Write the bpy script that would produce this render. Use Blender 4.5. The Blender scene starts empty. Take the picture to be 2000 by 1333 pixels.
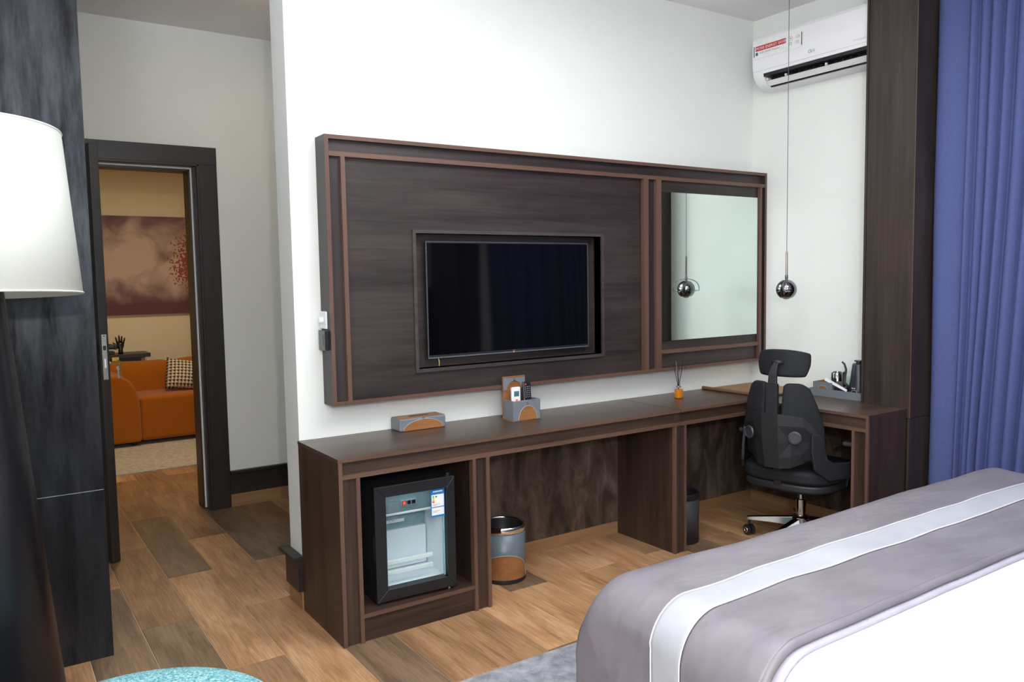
import bpy, bmesh, math, random
from mathutils import Vector, Matrix, noise

scene = bpy.context.scene
COL = scene.collection

# ------------------------------------------------------------------ camera
cam_data = bpy.data.cameras.new('camera')
cam = bpy.data.objects.new('camera', cam_data)
COL.objects.link(cam)
cam_data.sensor_fit = 'HORIZONTAL'
cam_data.sensor_width = 36.0
cam_data.lens = 1565.0 / 2000.0 * 36.0
cam_data.clip_start = 0.02
cam.matrix_world = Matrix(((0.8305132, 0.0574227, -0.5540311, -1.1273),
                           (-0.5567411, 0.0553171, -0.8288422, -3.3507),
                           (-0.0169469, 0.9968163, 0.0779112, 1.4329),
                           (0, 0, 0, 1)))
scene.camera = cam

# ------------------------------------------------------------------ world, exposure
world = bpy.data.worlds.new('world')
scene.world = world
world.use_nodes = True
world.node_tree.nodes['Background'].inputs[0].default_value = (0.75, 0.85, 1.0, 1)
world.node_tree.nodes['Background'].inputs[1].default_value = 0.3
scene.view_settings.view_transform = 'Standard'
scene.view_settings.look = 'None'
scene.view_settings.exposure = -0.16
scene.view_settings.gamma = 1.0
scene.view_settings.use_curve_mapping = False

def area_light(name, loc, size, size_y, power, color, target=None, spread=None):
    d = bpy.data.lights.new(name, 'AREA')
    d.shape = 'RECTANGLE'
    d.size = size
    d.size_y = size_y
    d.energy = power
    d.color = color
    if spread:
        d.spread = spread
    o = bpy.data.objects.new(name, d)
    COL.objects.link(o)
    o.location = loc
    if target is not None:
        o.rotation_euler = (Vector(target) - Vector(loc)).to_track_quat('-Z', 'Y').to_euler()
    return o

FILL_LAMP_POS = (0.98, -1.85, 2.925)          # big ceiling panel lamp, added out of view as fill light
area_light('ceiling_fill_light', (FILL_LAMP_POS[0], FILL_LAMP_POS[1], 2.885), 1.5, 1.5, 62, (0.96, 0.98, 1.0))
UP_POS = (-1.42, -2.35, 1.62)            # floor lamp added out of view to bounce light off the ceiling
area_light('uplight_fill', (UP_POS[0], UP_POS[1], UP_POS[2] + 0.012), 0.24, 0.24, 70, (0.90, 0.95, 1.0), (UP_POS[0], UP_POS[1], 3.0))
# frontal fill light, set at an added window behind the camera
area_light('rear_fill_light', (-1.02, -3.945, 2.07), 1.5, 1.2, 46, (0.86, 0.94, 1.0), (0.2, 0.0, 1.6))
area_light('living_room_light', (0.25, 3.55, 2.6), 0.5, 0.5, 32, (1.0, 0.80, 0.52))
area_light('corridor_light', (0.30, 0.95, 2.93), 0.12, 0.12, 2.5, (1.0, 0.80, 0.52))

# ------------------------------------------------------------------ helpers
MW = {}

def lin(r, g, b):
    f = lambda c: (c / 255 / 12.92) if c / 255 <= 0.04045 else ((c / 255 + 0.055) / 1.055) ** 2.4
    return (f(r), f(g), f(b), 1.0)

def tag(o, label=None, cat=None, group=None, kind=None):
    if label: o['label'] = label
    if cat: o['category'] = cat
    if group: o['group'] = group
    if kind: o['kind'] = kind
    return o

def thing(name, label, cat, loc=(0, 0, 0), rz=0.0, group=None, kind=None):
    o = bpy.data.objects.new(name, None)
    o.empty_display_size = 0.05
    COL.objects.link(o)
    o.location = loc
    o.rotation_euler = (0, 0, rz)
    MW[o.name] = Matrix.Translation(Vector(loc)) @ Matrix.Rotation(rz, 4, 'Z')
    return tag(o, label, cat, group, kind)

def obj(name, bm, mat, parent=None, smooth=False, local=False, bevel=0.0, segs=2, subsurf=0, angle=40):
    """one mesh object; vertices in world coordinates unless local"""
    bmesh.ops.recalc_face_normals(bm, faces=bm.faces[:])
    me = bpy.data.meshes.new(name)
    o = bpy.data.objects.new(name, me)
    COL.objects.link(o)
    if parent is not None:
        o.parent = parent
        m = MW[parent.name]
        if not local:
            bm.transform(m.inverted())
        MW[o.name] = m
    else:
        vs = [v.co for v in bm.verts]
        c = Vector(((min(v.x for v in vs) + max(v.x for v in vs)) / 2,
                    (min(v.y for v in vs) + max(v.y for v in vs)) / 2,
                    min(v.z for v in vs)))
        bm.transform(Matrix.Translation(-c))
        o.location = c
        MW[o.name] = Matrix.Translation(c)
    bm.to_mesh(me)
    bm.free()
    if mat is not None:
        for mm in (mat if isinstance(mat, (list, tuple)) else [mat]):
            me.materials.append(mm)
    if smooth:
        for p in me.polygons:
            p.use_smooth = True
    if bevel > 0:
        md = o.modifiers.new('bevel', 'BEVEL')
        md.width = bevel
        md.segments = segs
        md.limit_method = 'ANGLE'
        md.angle_limit = math.radians(angle)
        for p in me.polygons:
            p.use_smooth = True
        md.harden_normals = True
    if subsurf:
        md = o.modifiers.new('subsurf', 'SUBSURF')
        md.levels = subsurf
        md.render_levels = subsurf
        for p in me.polygons:
            p.use_smooth = True
    return o

def B():
    return bmesh.new()

def box(bm, x0, x1, y0, y1, z0, z1):
    v = [bm.verts.new((x, y, z)) for x in (x0, x1) for y in (y0, y1) for z in (z0, z1)]
    for f in ((0, 1, 3, 2), (4, 6, 7, 5), (0, 4, 5, 1), (2, 3, 7, 6), (0, 2, 6, 4), (1, 5, 7, 3)):
        bm.faces.new([v[i] for i in f])
    return bm

def bx(*a):
    return box(B(), *a)

def extrude(bm, pts, axis, a0, a1):
    """polygon pts (2D) extruded along axis 0/1/2; the 2D coordinates are the other two axes in order"""
    def mk(p, a):
        q = [p[0], p[1]]
        q.insert(axis, a)
        return bm.verts.new(q)
    A = [mk(p, a0) for p in pts]
    C = [mk(p, a1) for p in pts]
    n = len(pts)
    bm.faces.new(A)
    bm.faces.new(C[::-1])
    for i in range(n):
        bm.faces.new((A[i], A[(i + 1) % n], C[(i + 1) % n], C[i]))
    return bm

def lathe(bm, prof, cx=0, cy=0, seg=32, close=False):
    rings = []
    for r, z in prof:
        if r < 1e-6:
            rings.append([bm.verts.new((cx, cy, z))])
        else:
            rings.append([bm.verts.new((cx + r * math.cos(2 * math.pi * i / seg), cy + r * math.sin(2 * math.pi * i / seg), z)) for i in range(seg)])
    pairs = list(zip(rings, rings[1:]))
    if close:
        pairs.append((rings[-1], rings[0]))
    for a, b in pairs:
        for i in range(seg):
            j = (i + 1) % seg
            if len(a) == 1 and len(b) == 1:
                continue
            if len(a) == 1:
                bm.faces.new((a[0], b[i], b[j]))
            elif len(b) == 1:
                bm.faces.new((a[i], a[j], b[0]))
            else:
                bm.faces.new((a[i], a[j], b[j], b[i]))
    return bm

def tube(bm, pts, r, seg=8, caps=True):
    pts = [Vector(p) for p in pts]
    rs = r if isinstance(r, (list, tuple)) else [r] * len(pts)
    rings = []
    up = None
    for i, p in enumerate(pts):
        d = (pts[min(i + 1, len(pts) - 1)] - pts[max(i - 1, 0)]).normalized()
        if up is None:
            up = Vector((0, 0, 1)) if abs(d.z) < 0.9 else Vector((1, 0, 0))
        s = d.cross(up).normalized()
        up = s.cross(d).normalized()
        rings.append([bm.verts.new(p + rs[i] * (math.cos(2 * math.pi * k / seg) * s + math.sin(2 * math.pi * k / seg) * up)) for k in range(seg)])
    for a, b in zip(rings, rings[1:]):
        for k in range(seg):
            bm.faces.new((a[k], a[(k + 1) % seg], b[(k + 1) % seg], b[k]))
    if caps:
        bm.faces.new(rings[0][::-1])
        bm.faces.new(rings[-1])
    return bm

def grid(bm, nu, nv, fn, closed_u=False):
    vs = [[bm.verts.new(fn(i / (nu if closed_u else nu - 1), j / (nv - 1))) for j in range(nv)] for i in range(nu)]
    for i in range(nu if closed_u else nu - 1):
        for j in range(nv - 1):
            k = (i + 1) % nu
            bm.faces.new((vs[i][j], vs[k][j], vs[k][j + 1], vs[i][j + 1]))
    return vs

def text_obj(name, s, size, origin, xdir, ydir, mat, parent, offset=0.0006, align='LEFT'):
    cu = bpy.data.curves.new(name, 'FONT')
    cu.body = s
    cu.size = size
    cu.align_x = align
    cu.resolution_u = 2
    tmp = bpy.data.objects.new(name, cu)
    COL.objects.link(tmp)
    dg = bpy.context.evaluated_depsgraph_get()
    me = bpy.data.meshes.new_from_object(tmp.evaluated_get(dg))
    bpy.data.objects.remove(tmp)
    bpy.data.curves.remove(cu)
    X = Vector(xdir).normalized()
    Y = Vector(ydir).normalized()
    Zv = X.cross(Y)
    m = Matrix((X, Y, Zv)).transposed().to_4x4()
    m.translation = Vector(origin) + Zv * offset
    bm = bmesh.new()
    bm.from_mesh(me)
    bpy.data.meshes.remove(me)
    bm.transform(m)
    return obj(name, bm, mat, parent)

def quad(bm, o, xd, yd, w, h):
    o = Vector(o); X = Vector(xd) * w; Y = Vector(yd) * h
    bm.faces.new([bm.verts.new(p) for p in (o, o + X, o + X + Y, o + Y)])
    return bm

# ------------------------------------------------------------------ materials
def new_mat(name):
    m = bpy.data.materials.new(name)
    m.use_nodes = True
    nt = m.node_tree
    return m, nt, nt.nodes['Principled BSDF']

def N(nt, t, **kw):
    n = nt.nodes.new(t)
    for k, v in kw.items():
        setattr(n, k, v)
    return n

def ramp(nt, stops):
    r = N(nt, 'ShaderNodeValToRGB')
    cr = r.color_ramp
    while len(cr.elements) > 1:
        cr.elements.remove(cr.elements[-1])
    cr.elements[0].position = stops[0][0]
    cr.elements[0].color = stops[0][1]
    for p, c in stops[1:]:
        e = cr.elements.new(p)
        e.color = c
    return r

def plain(name, col, rough=0.5, metal=0.0, spec=0.5, noise_amt=0.06, nscale=40.0, bump=0.0, coat=0.0, **kw):
    m, nt, b = new_mat(name)
    tc = N(nt, 'ShaderNodeTexCoord')
    nz = N(nt, 'ShaderNodeTexNoise')
    nz.inputs['Scale'].default_value = nscale
    nz.inputs['Detail'].default_value = 3
    nt.links.new(tc.outputs['Object'], nz.inputs['Vector'])
    a = tuple(c * (1 - noise_amt) for c in col[:3]) + (1,)
    d = tuple(min(1, c * (1 + noise_amt)) for c in col[:3]) + (1,)
    r = ramp(nt, [(0.3, a), (0.7, d)])
    nt.links.new(nz.outputs['Fac'], r.inputs['Fac'])
    nt.links.new(r.outputs['Color'], b.inputs['Base Color'])
    b.inputs['Roughness'].default_value = rough
    b.inputs['Metallic'].default_value = metal
    b.inputs['Specular IOR Level'].default_value = spec
    b.inputs['Coat Weight'].default_value = coat
    if bump:
        bp = N(nt, 'ShaderNodeBump')
        bp.inputs['Strength'].default_value = bump
        bp.inputs['Distance'].default_value = 0.002
        nt.links.new(nz.outputs['Fac'], bp.inputs['Height'])
        nt.links.new(bp.outputs['Normal'], b.inputs['Normal'])
    for k, v in kw.items():
        b.inputs[k.replace('_', ' ')].default_value = v
    return m

def wood(name, c_dark, c_light, axis=2, rough=0.4, spec=0.5, grain=1.0, bump=0.15, blotch=0.5, coat=0.0):
    """grain runs along the axis"""
    m, nt, b = new_mat(name)
    tc = N(nt, 'ShaderNodeTexCoord')
    mp = N(nt, 'ShaderNodeMapping')
    sc = [60.0 * grain] * 3
    sc[axis] = 2.2
    mp.inputs['Scale'].default_value = sc
    nt.links.new(tc.outputs['Object'], mp.inputs['Vector'])
    n1 = N(nt, 'ShaderNodeTexNoise')
    n1.inputs['Scale'].default_value = 1.0
    n1.inputs['Detail'].default_value = 6
    n1.inputs['Roughness'].default_value = 0.65
    n1.inputs['Distortion'].default_value = 0.4
    nt.links.new(mp.outputs['Vector'], n1.inputs['Vector'])
    mp2 = N(nt, 'ShaderNodeMapping')
    sc2 = [9.0] * 3
    sc2[axis] = 1.2
    mp2.inputs['Scale'].default_value = sc2
    nt.links.new(tc.outputs['Object'], mp2.inputs['Vector'])
    n2 = N(nt, 'ShaderNodeTexNoise')
    n2.inputs['Scale'].default_value = 1.0
    n2.inputs['Detail'].default_value = 3
    nt.links.new(mp2.outputs['Vector'], n2.inputs['Vector'])
    mx = N(nt, 'ShaderNodeMix')
    mx.data_type = 'FLOAT'
    mx.inputs[0].default_value = blotch
    nt.links.new(n1.outputs['Fac'], mx.inputs[2])
    nt.links.new(n2.outputs['Fac'], mx.inputs[3])
    r = ramp(nt, [(0.32, c_dark), (0.68, c_light)])
    nt.links.new(mx.outputs[0], r.inputs['Fac'])
    nt.links.new(r.outputs['Color'], b.inputs['Base Color'])
    b.inputs['Roughness'].default_value = rough
    b.inputs['Specular IOR Level'].default_value = spec
    b.inputs['Coat Weight'].default_value = coat
    b.inputs['Coat Roughness'].default_value = 0.25
    bp = N(nt, 'ShaderNodeBump')
    bp.inputs['Strength'].default_value = bump
    bp.inputs['Distance'].default_value = 0.001
    nt.links.new(n1.outputs['Fac'], bp.inputs['Height'])
    nt.links.new(bp.outputs['Normal'], b.inputs['Normal'])
    return m

def tile_mat(name, c1, c2, c3):
    m, nt, b = new_mat(name)
    tc = N(nt, 'ShaderNodeTexCoord')
    oi = N(nt, 'ShaderNodeObjectInfo')
    mul = N(nt, 'ShaderNodeVectorMath', operation='SCALE')
    mul.inputs[0].default_value = (37.0, 53.0, 11.0)
    nt.links.new(oi.outputs['Random'], mul.inputs['Scale'])
    add = N(nt, 'ShaderNodeVectorMath', operation='ADD')
    nt.links.new(tc.outputs['Object'], add.inputs[0])
    nt.links.new(mul.outputs['Vector'], add.inputs[1])
    mp = N(nt, 'ShaderNodeMapping')
    mp.inputs['Scale'].default_value = (9.0, 2.0, 1.0)
    nt.links.new(add.outputs['Vector'], mp.inputs['Vector'])
    n1 = N(nt, 'ShaderNodeTexNoise')
    n1.inputs['Scale'].default_value = 1.0
    n1.inputs['Detail'].default_value = 4
    n1.inputs['Distortion'].default_value = 0.8
    nt.links.new(mp.outputs['Vector'], n1.inputs['Vector'])
    mp2 = N(nt, 'ShaderNodeMapping')
    mp2.inputs['Scale'].default_value = (110.0, 5.0, 1.0)
    nt.links.new(add.outputs['Vector'], mp2.inputs['Vector'])
    n2 = N(nt, 'ShaderNodeTexNoise')
    n2.inputs['Scale'].default_value = 1.0
    n2.inputs['Detail'].default_value = 4
    n2.inputs['Distortion'].default_value = 1.2
    nt.links.new(mp2.outputs['Vector'], n2.inputs['Vector'])
    mx = N(nt, 'ShaderNodeMix')
    mx.data_type = 'FLOAT'
    mx.inputs[0].default_value = 0.45
    nt.links.new(n1.outputs['Fac'], mx.inputs[2])
    nt.links.new(n2.outputs['Fac'], mx.inputs[3])
    r = ramp(nt, [(0.34, c1), (0.50, c2), (0.66, c3)])
    nt.links.new(mx.outputs[0], r.inputs['Fac'])
    hs = N(nt, 'ShaderNodeHueSaturation')
    mr = N(nt, 'ShaderNodeMapRange')
    mr.inputs['To Min'].default_value = 0.86
    mr.inputs['To Max'].default_value = 1.14
    nt.links.new(oi.outputs['Random'], mr.inputs['Value'])
    nt.links.new(mr.outputs['Result'], hs.inputs['Value'])
    nt.links.new(r.outputs['Color'], hs.inputs['Color'])
    nt.links.new(hs.outputs['Color'], b.inputs['Base Color'])
    b.inputs['Roughness'].default_value = 0.42
    b.inputs['Specular IOR Level'].default_value = 0.4
    return m

def glass_mat(name, tint=(1, 1, 1, 1), refl=0.10, rough=0.02):
    m, nt, b = new_mat(name)
    nt.nodes.remove(b)
    out = nt.nodes['Material Output']
    tr = N(nt, 'ShaderNodeBsdfTransparent')
    tr.inputs['Color'].default_value = tint
    gl = N(nt, 'ShaderNodeBsdfGlossy')
    gl.inputs['Roughness'].default_value = rough
    lw = N(nt, 'ShaderNodeLayerWeight')
    lw.inputs['Blend'].default_value = refl
    mx = N(nt, 'ShaderNodeMixShader')
    nt.links.new(lw.outputs['Fresnel'], mx.inputs[0])
    nt.links.new(tr.outputs[0], mx.inputs[1])
    nt.links.new(gl.outputs[0], mx.inputs[2])
    nt.links.new(mx.outputs[0], out.inputs['Surface'])
    return m

def emit_mat(name, col, s):
    m, nt, b = new_mat(name)
    b.inputs['Base Color'].default_value = col
    b.inputs['Emission Color'].default_value = col
    b.inputs['Emission Strength'].default_value = s
    return m

def noise_ramp(name, stops, scale, detail=5, rough=0.9, bump=0.0, dist=0.0, stretch=(1, 1, 1), spec=0.3, sheen=0.0, bump_dist=0.004):
    m, nt, b = new_mat(name)
    tc = N(nt, 'ShaderNodeTexCoord')
    mp = N(nt, 'ShaderNodeMapping')
    mp.inputs['Scale'].default_value = stretch
    nt.links.new(tc.outputs['Object'], mp.inputs['Vector'])
    n1 = N(nt, 'ShaderNodeTexNoise')
    n1.inputs['Scale'].default_value = scale
    n1.inputs['Detail'].default_value = detail
    n1.inputs['Roughness'].default_value = 0.65
    n1.inputs['Distortion'].default_value = dist
    nt.links.new(mp.outputs['Vector'], n1.inputs['Vector'])
    r = ramp(nt, stops)
    nt.links.new(n1.outputs['Fac'], r.inputs['Fac'])
    nt.links.new(r.outputs['Color'], b.inputs['Base Color'])
    b.inputs['Roughness'].default_value = rough
    b.inputs['Specular IOR Level'].default_value = spec
    b.inputs['Sheen Weight'].default_value = sheen
    if bump:
        bp = N(nt, 'ShaderNodeBump')
        bp.inputs['Strength'].default_value = bump
        bp.inputs['Distance'].default_value = bump_dist
        nt.links.new(n1.outputs['Fac'], bp.inputs['Height'])
        nt.links.new(bp.outputs['Normal'], b.inputs['Normal'])
    return m

M = {}
M['wall'] = plain('wall_paint', (0.80, 0.815, 0.79, 1), 0.75, noise_amt=0.012, nscale=6, spec=0.2)
M['wall_warm'] = plain('wall_paint_cream', (0.72, 0.62, 0.46, 1), 0.8, noise_amt=0.02, nscale=120, spec=0.2)
M['ceiling'] = plain('ceiling_paint', (0.84, 0.82, 0.83, 1), 0.85, noise_amt=0.015, nscale=60, spec=0.1)
M['panel_h'] = wood('dark_wood_horizontal', (0.012, 0.008, 0.008, 1), (0.055, 0.040, 0.038, 1), 0, 0.42, 0.45)
M['panel_v'] = wood('dark_wood_vertical', (0.012, 0.009, 0.009, 1), (0.045, 0.035, 0.034, 1), 2, 0.42, 0.45)
M['edge_h'] = wood('brown_edging_horizontal', (0.085, 0.044, 0.031, 1), (0.150, 0.082, 0.060, 1), 0, 0.45, 0.4)
M['edge_v'] = wood('brown_edging_vertical', (0.085, 0.044, 0.031, 1), (0.150, 0.082, 0.060, 1), 2, 0.45, 0.4)
M['edge_y'] = wood('brown_edging_depth', (0.075, 0.042, 0.029, 1), (0.135, 0.078, 0.055, 1), 1, 0.45, 0.4)
M['desk_v'] = wood('desk_wood_vertical', (0.014, 0.008, 0.006, 1), (0.075, 0.042, 0.032, 1), 2, 0.42, 0.45)
M['desk_h'] = wood('desk_wood_horizontal', (0.014, 0.008, 0.006, 1), (0.085, 0.048, 0.036, 1), 0, 0.42, 0.45)
M['desk_y'] = wood('desk_wood_depth', (0.014, 0.008, 0.006, 1), (0.085, 0.048, 0.036, 1), 1, 0.42, 0.45)
M['top_h'] = wood('desk_top_wood', (0.034, 0.020, 0.014, 1), (0.100, 0.062, 0.046, 1), 0, 0.32, 0.42)
M['pillar'] = wood('pillar_wood', (0.018, 0.012, 0.010, 1), (0.060, 0.042, 0.036, 1), 2, 0.45, 0.4)
M['clad'] = wood('cladding_wood', (0.008, 0.008, 0.009, 1), (0.022, 0.021, 0.024, 1), 2, 0.30, 0.45, blotch=0.65, bump=0.3)
nt = M['clad'].node_tree
b_ = nt.nodes['Principled BSDF']
tcn = N(nt, 'ShaderNodeTexCoord')
mp = N(nt, 'ShaderNodeMapping')
mp.inputs['Rotation'].default_value = (0, math.radians(9), 0)
mp.inputs['Scale'].default_value = (16.0, 4.0, 2.6)
nt.links.new(tcn.outputs['Object'], mp.inputs['Vector'])
nz = N(nt, 'ShaderNodeTexNoise')
nz.inputs['Scale'].default_value = 1.0
nz.inputs['Detail'].default_value = 5
nz.inputs['Roughness'].default_value = 0.7
nt.links.new(mp.outputs['Vector'], nz.inputs['Vector'])
mr = N(nt, 'ShaderNodeMapRange')
mr.inputs['From Min'].default_value = 0.35
mr.inputs['From Max'].default_value = 0.65
mr.inputs['To Min'].default_value = 0.06
mr.inputs['To Max'].default_value = 0.55
b_.inputs['Specular Tint'].default_value = (0.80, 0.88, 1.0, 1)
nt.links.new(nz.outputs['Fac'], mr.inputs['Value'])
nt.links.new(mr.outputs['Result'], b_.inputs['Specular IOR Level'])
M['door'] = wood('door_wood', (0.009, 0.007, 0.007, 1), (0.030, 0.024, 0.022, 1), 2, 0.40, 0.5)
M['door_h'] = wood('door_wood_horizontal', (0.009, 0.007, 0.007, 1), (0.034, 0.027, 0.025, 1), 0, 0.40, 0.5)
M['back'] = noise_ramp('mottled_back_panel', [(0.30, (0.026, 0.018, 0.014, 1)), (0.5, (0.085, 0.058, 0.044, 1)), (0.70, (0.175, 0.138, 0.118, 1))], 6.0, 6, 0.55, dist=0.6, stretch=(1.6, 1, 0.6))
M['tile_a'] = tile_mat('wood_tile_tan', lin(134, 96, 64), lin(172, 130, 92), lin(200, 160, 122))
M['tile_b'] = tile_mat('wood_tile_brown', lin(112, 82, 56), lin(148, 112, 80), lin(174, 136, 102))
M['tile_c'] = tile_mat('wood_tile_grey', lin(86, 68, 52), lin(116, 93, 72), lin(142, 116, 92))
M['grout'] = plain('grout', lin(206, 186, 160), 0.9)
M['skirt'] = wood('skirting_tile', lin(126, 92, 62), lin(168, 130, 94), 0, 0.5, 0.35, grain=0.5)
M['mirror'] = plain('mirror_silver', (0.80, 0.90, 0.86, 1), 0.01, 1.0, noise_amt=0.0)
M['black'] = plain('black_plastic', (0.012, 0.012, 0.014, 1), 0.4, noise_amt=0.1)
M['black_soft'] = plain('black_plastic_matt', (0.016, 0.017, 0.020, 1), 0.6, noise_amt=0.1)
M['screen'] = plain('tv_screen', (0.002, 0.002, 0.003, 1), 0.05, noise_amt=0.0, spec=0.25)
M['chrome'] = plain('chrome', (0.80, 0.80, 0.80, 1), 0.08, 1.0, noise_amt=0.0)
M['dark_chrome'] = plain('dark_chrome', (0.24, 0.24, 0.25, 1), 0.07, 1.0, noise_amt=0.0)
M['steel'] = plain('brushed_steel', (0.55, 0.54, 0.52, 1), 0.35, 1.0, noise_amt=0.1, nscale=90)
M['white'] = plain('white_plastic', (0.82, 0.82, 0.84, 1), 0.35, noise_amt=0.0)
M['white_liner'] = plain('fridge_liner', (0.84, 0.86, 0.90, 1), 0.4, noise_amt=0.0)
M['glass'] = glass_mat('clear_glass', (0.97, 1.0, 0.99, 1))
M['glass_fridge'] = glass_mat('fridge_glass', (0.92, 0.96, 0.96, 1), 0.05)
M['leather_grey'] = plain('grey_leatherette', lin(112, 118, 126), 0.38, noise_amt=0.10, nscale=160, bump=0.2)
M['amber_wood'] = wood('amber_wood', lin(122, 78, 44), lin(158, 106, 66), 0, 0.4, 0.4)
M['gold'] = plain('gold_print', lin(214, 170, 100), 0.35, 0.7)
M['seam'] = plain('light_seam', lin(165, 172, 180), 0.5)

# ------------------------------------------------------------------ large structure
XR = 2.931          # right wall
H = 2.975           # ceiling
YB = -3.95          # wall behind the bed
XL = -1.95
YD = 1.865          # wall with the door
YF = 5.36           # far wall of the living room

floor = obj('floor', bx(XL - .3, XR + .3, YB - .3, YF + .3, -0.12, -0.003), M['grout'])
tag(floor, 'wood look porcelain tile floor in warm brown planks', None, kind='structure')
TW, TL = 0.21, 1.13
tile_meshes = {}
rnd = random.Random(7)
special = {(1, 1): 'tile_c', (0, 0): 'tile_c', (2, 1): 'tile_a', (3, 1): 'tile_c', (2, 2): 'tile_b', (0, 1): 'tile_b',
           (1, 0): 'tile_a', (2, 0): 'tile_a', (4, 1): 'tile_c', (4, 0): 'tile_b', (3, 0): 'tile_a', (7, 0): 'tile_c',
           (1, 2): 'tile_b', (0, 2): 'tile_b', (9, 0): 'tile_a', (8, 0): 'tile_a', (5, 0): 'tile_a', (6, 0): 'tile_a', (7, -1): 'tile_a'}
for k in range(-6, 17):
    x0 = -0.63 + k * TW
    x1 = x0 + TW
    off = 0.20 if k % 2 == 0 else 0.765
    for j in range(-5, 5):
        y0 = off + (j - 1) * TL if k % 2 == 0 else off + (j - 1) * TL
        y1 = y0 + TL
        y0c, y1c = max(y0, YB), min(y1, 4.6)
        x0c, x1c = max(x0, XL), min(x1, XR)
        if y1c - y0c < 0.02 or x1c - x0c < 0.02:
            continue
        key = (round(x1c - x0c, 3), round(y1c - y0c, 3))
        mname = special.get((k, j), rnd.choice(['tile_a', 'tile_a', 'tile_b', 'tile_b', 'tile_c']))
        kk = key + (mname,)
        if kk not in tile_meshes:
            w, l = (x1c - x0c) / 2 - 0.0016, (y1c - y0c) / 2 - 0.0016
            bm = B()
            c = 0.0008
            lo = [bm.verts.new((sx * w, sy * l, -0.0029)) for sx, sy in ((-1, -1), (1, -1), (1, 1), (-1, 1))]
            mi = [bm.verts.new((sx * w, sy * l, -c)) for sx, sy in ((-1, -1), (1, -1), (1, 1), (-1, 1))]
            hi = [bm.verts.new((sx * (w - c), sy * (l - c), 0)) for sx, sy in ((-1, -1), (1, -1), (1, 1), (-1, 1))]
            for a, b2 in ((lo, mi), (mi, hi)):
                for q in range(4):
                    bm.faces.new((a[q], a[(q + 1) % 4], b2[(q + 1) % 4], b2[q]))
            bm.faces.new(hi)
            me = bpy.data.meshes.new('floor_tile')
            bm.to_mesh(me)
            bm.free()
            me.materials.append(M[mname])
            tile_meshes[kk] = me
        t = bpy.data.objects.new('floor_tile', tile_meshes[kk])
        COL.objects.link(t)
        t.parent = floor
        t.location = Vector(((x0c + x1c) / 2, (y0c + y1c) / 2, 0)) - floor.location

def struct(name, bm, mat, label, parent=None, **kw):
    o = obj(name, bm, mat, parent, **kw)
    return tag(o, label, None, kind='structure') if parent is None else o

struct('ceiling', bx(XL - .3, XR + .3, YB - .3, YD + .2, H, H + .1), M['ceiling'], 'flat white painted ceiling over the bedroom and corridor')
struct('wall_front', bx(0, XR + .2, 0, 0.17, 0, H), M['wall'], 'white painted wall behind the television panel with its free end')
struct('wall_right', bx(XR, XR + .2, YB - .2, 0, 0, H), M['wall'], 'white painted side wall carrying the air conditioner')
struct('wall_left', bx(XL - .2, XL, YB - .2, YD + .2, 0, H), M['wall'], 'white painted wall at the left of the bedroom')
WX0, WX1, WZ0, WZ1 = -1.80, -0.24, 1.44, 2.70
bm = B()
box(bm, XL, WX0, YB - .2, YB, 0, H); box(bm, WX1, XR, YB - .2, YB, 0, H)
box(bm, WX0, WX1, YB - .2, YB, 0, WZ0); box(bm, WX0, WX1, YB - .2, YB, WZ1, H)
struct('wall_back', bm, M['wall'], 'white painted wall behind the bed')
wn = thing('added_window_1', 'wide window added behind the camera for fill light', None, (-1.02, YB - 0.1, WZ0), kind='structure')  # unseen window, added to go with the rear fill light
wfm = plain('added_frame_white', (0.75, 0.75, 0.75, 1), 0.4)
for a in ((WX0, WX0 + 0.03, WZ0, WZ1), (WX1 - 0.03, WX1, WZ0, WZ1), (WX0 + 0.03, WX1 - 0.03, WZ0, WZ0 + 0.03), (WX0 + 0.03, WX1 - 0.03, WZ1 - 0.03, WZ1)):
    obj('added_window_frame', bx(a[0], a[1], YB - 0.12, YB - 0.06, a[2], a[3]), wfm, wn)
obj('pane', bx(WX0 + 0.03, WX1 - 0.03, YB - 0.095, YB - 0.089, WZ0 + 0.03, WZ1 - 0.03), glass_mat('added_window_glass'), wn)
DX0, DX1, DH = -0.735, 0.045, 2.165      # rough opening of the door
bm = B()
box(bm, XL, DX0, YD, YD + .2, 0, H)
box(bm, DX1, XR, YD, YD + .2, 0, H)
box(bm, DX0, DX1, YD, YD + .2, DH, H)
struct('wall_corridor', bm, M['wall'], 'pale grey-green wall around the dark door frame')
struct('wall_alcove', bx(0.56, 0.70, 0.17, YD, 0, H), M['wall'], 'short wall closing the corridor behind the television wall')
# living room behind the door
struct('wall_living_back', bx(-1.8, 2.2, YF, YF + .15, 0, 2.9), M['wall_warm'], 'warm cream wall of the living room carrying the painting')
struct('wall_living_left', bx(-1.95, -1.8, YD + .2, YF + .15, 0, 2.9), M['wall_warm'], 'warm cream left wall of the living room')
struct('wall_living_right', bx(2.2, 2.35, YD + .2, YF + .15, 0, 2.9), M['wall_warm'], 'warm cream right wall of the living room')
struct('ceiling_living', bx(-1.95, 2.35, YD + .2, YF + .15, 2.9, 2.97), M['wall_warm'], 'cream ceiling of the living room')

bm = B()
box(bm, XL, XR, YB, YB + 0.02, 0, 1.36)
struct('trim_4', bm, M['panel_v'], 'dark wood panelling on the lower wall behind the bed')
struct('trim_5', bx(2.70, XR, YB + 0.02, -3.37, 0, H), M['pillar'], 'dark brown wooden pillar at the far end of the curtain behind the camera')
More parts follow.
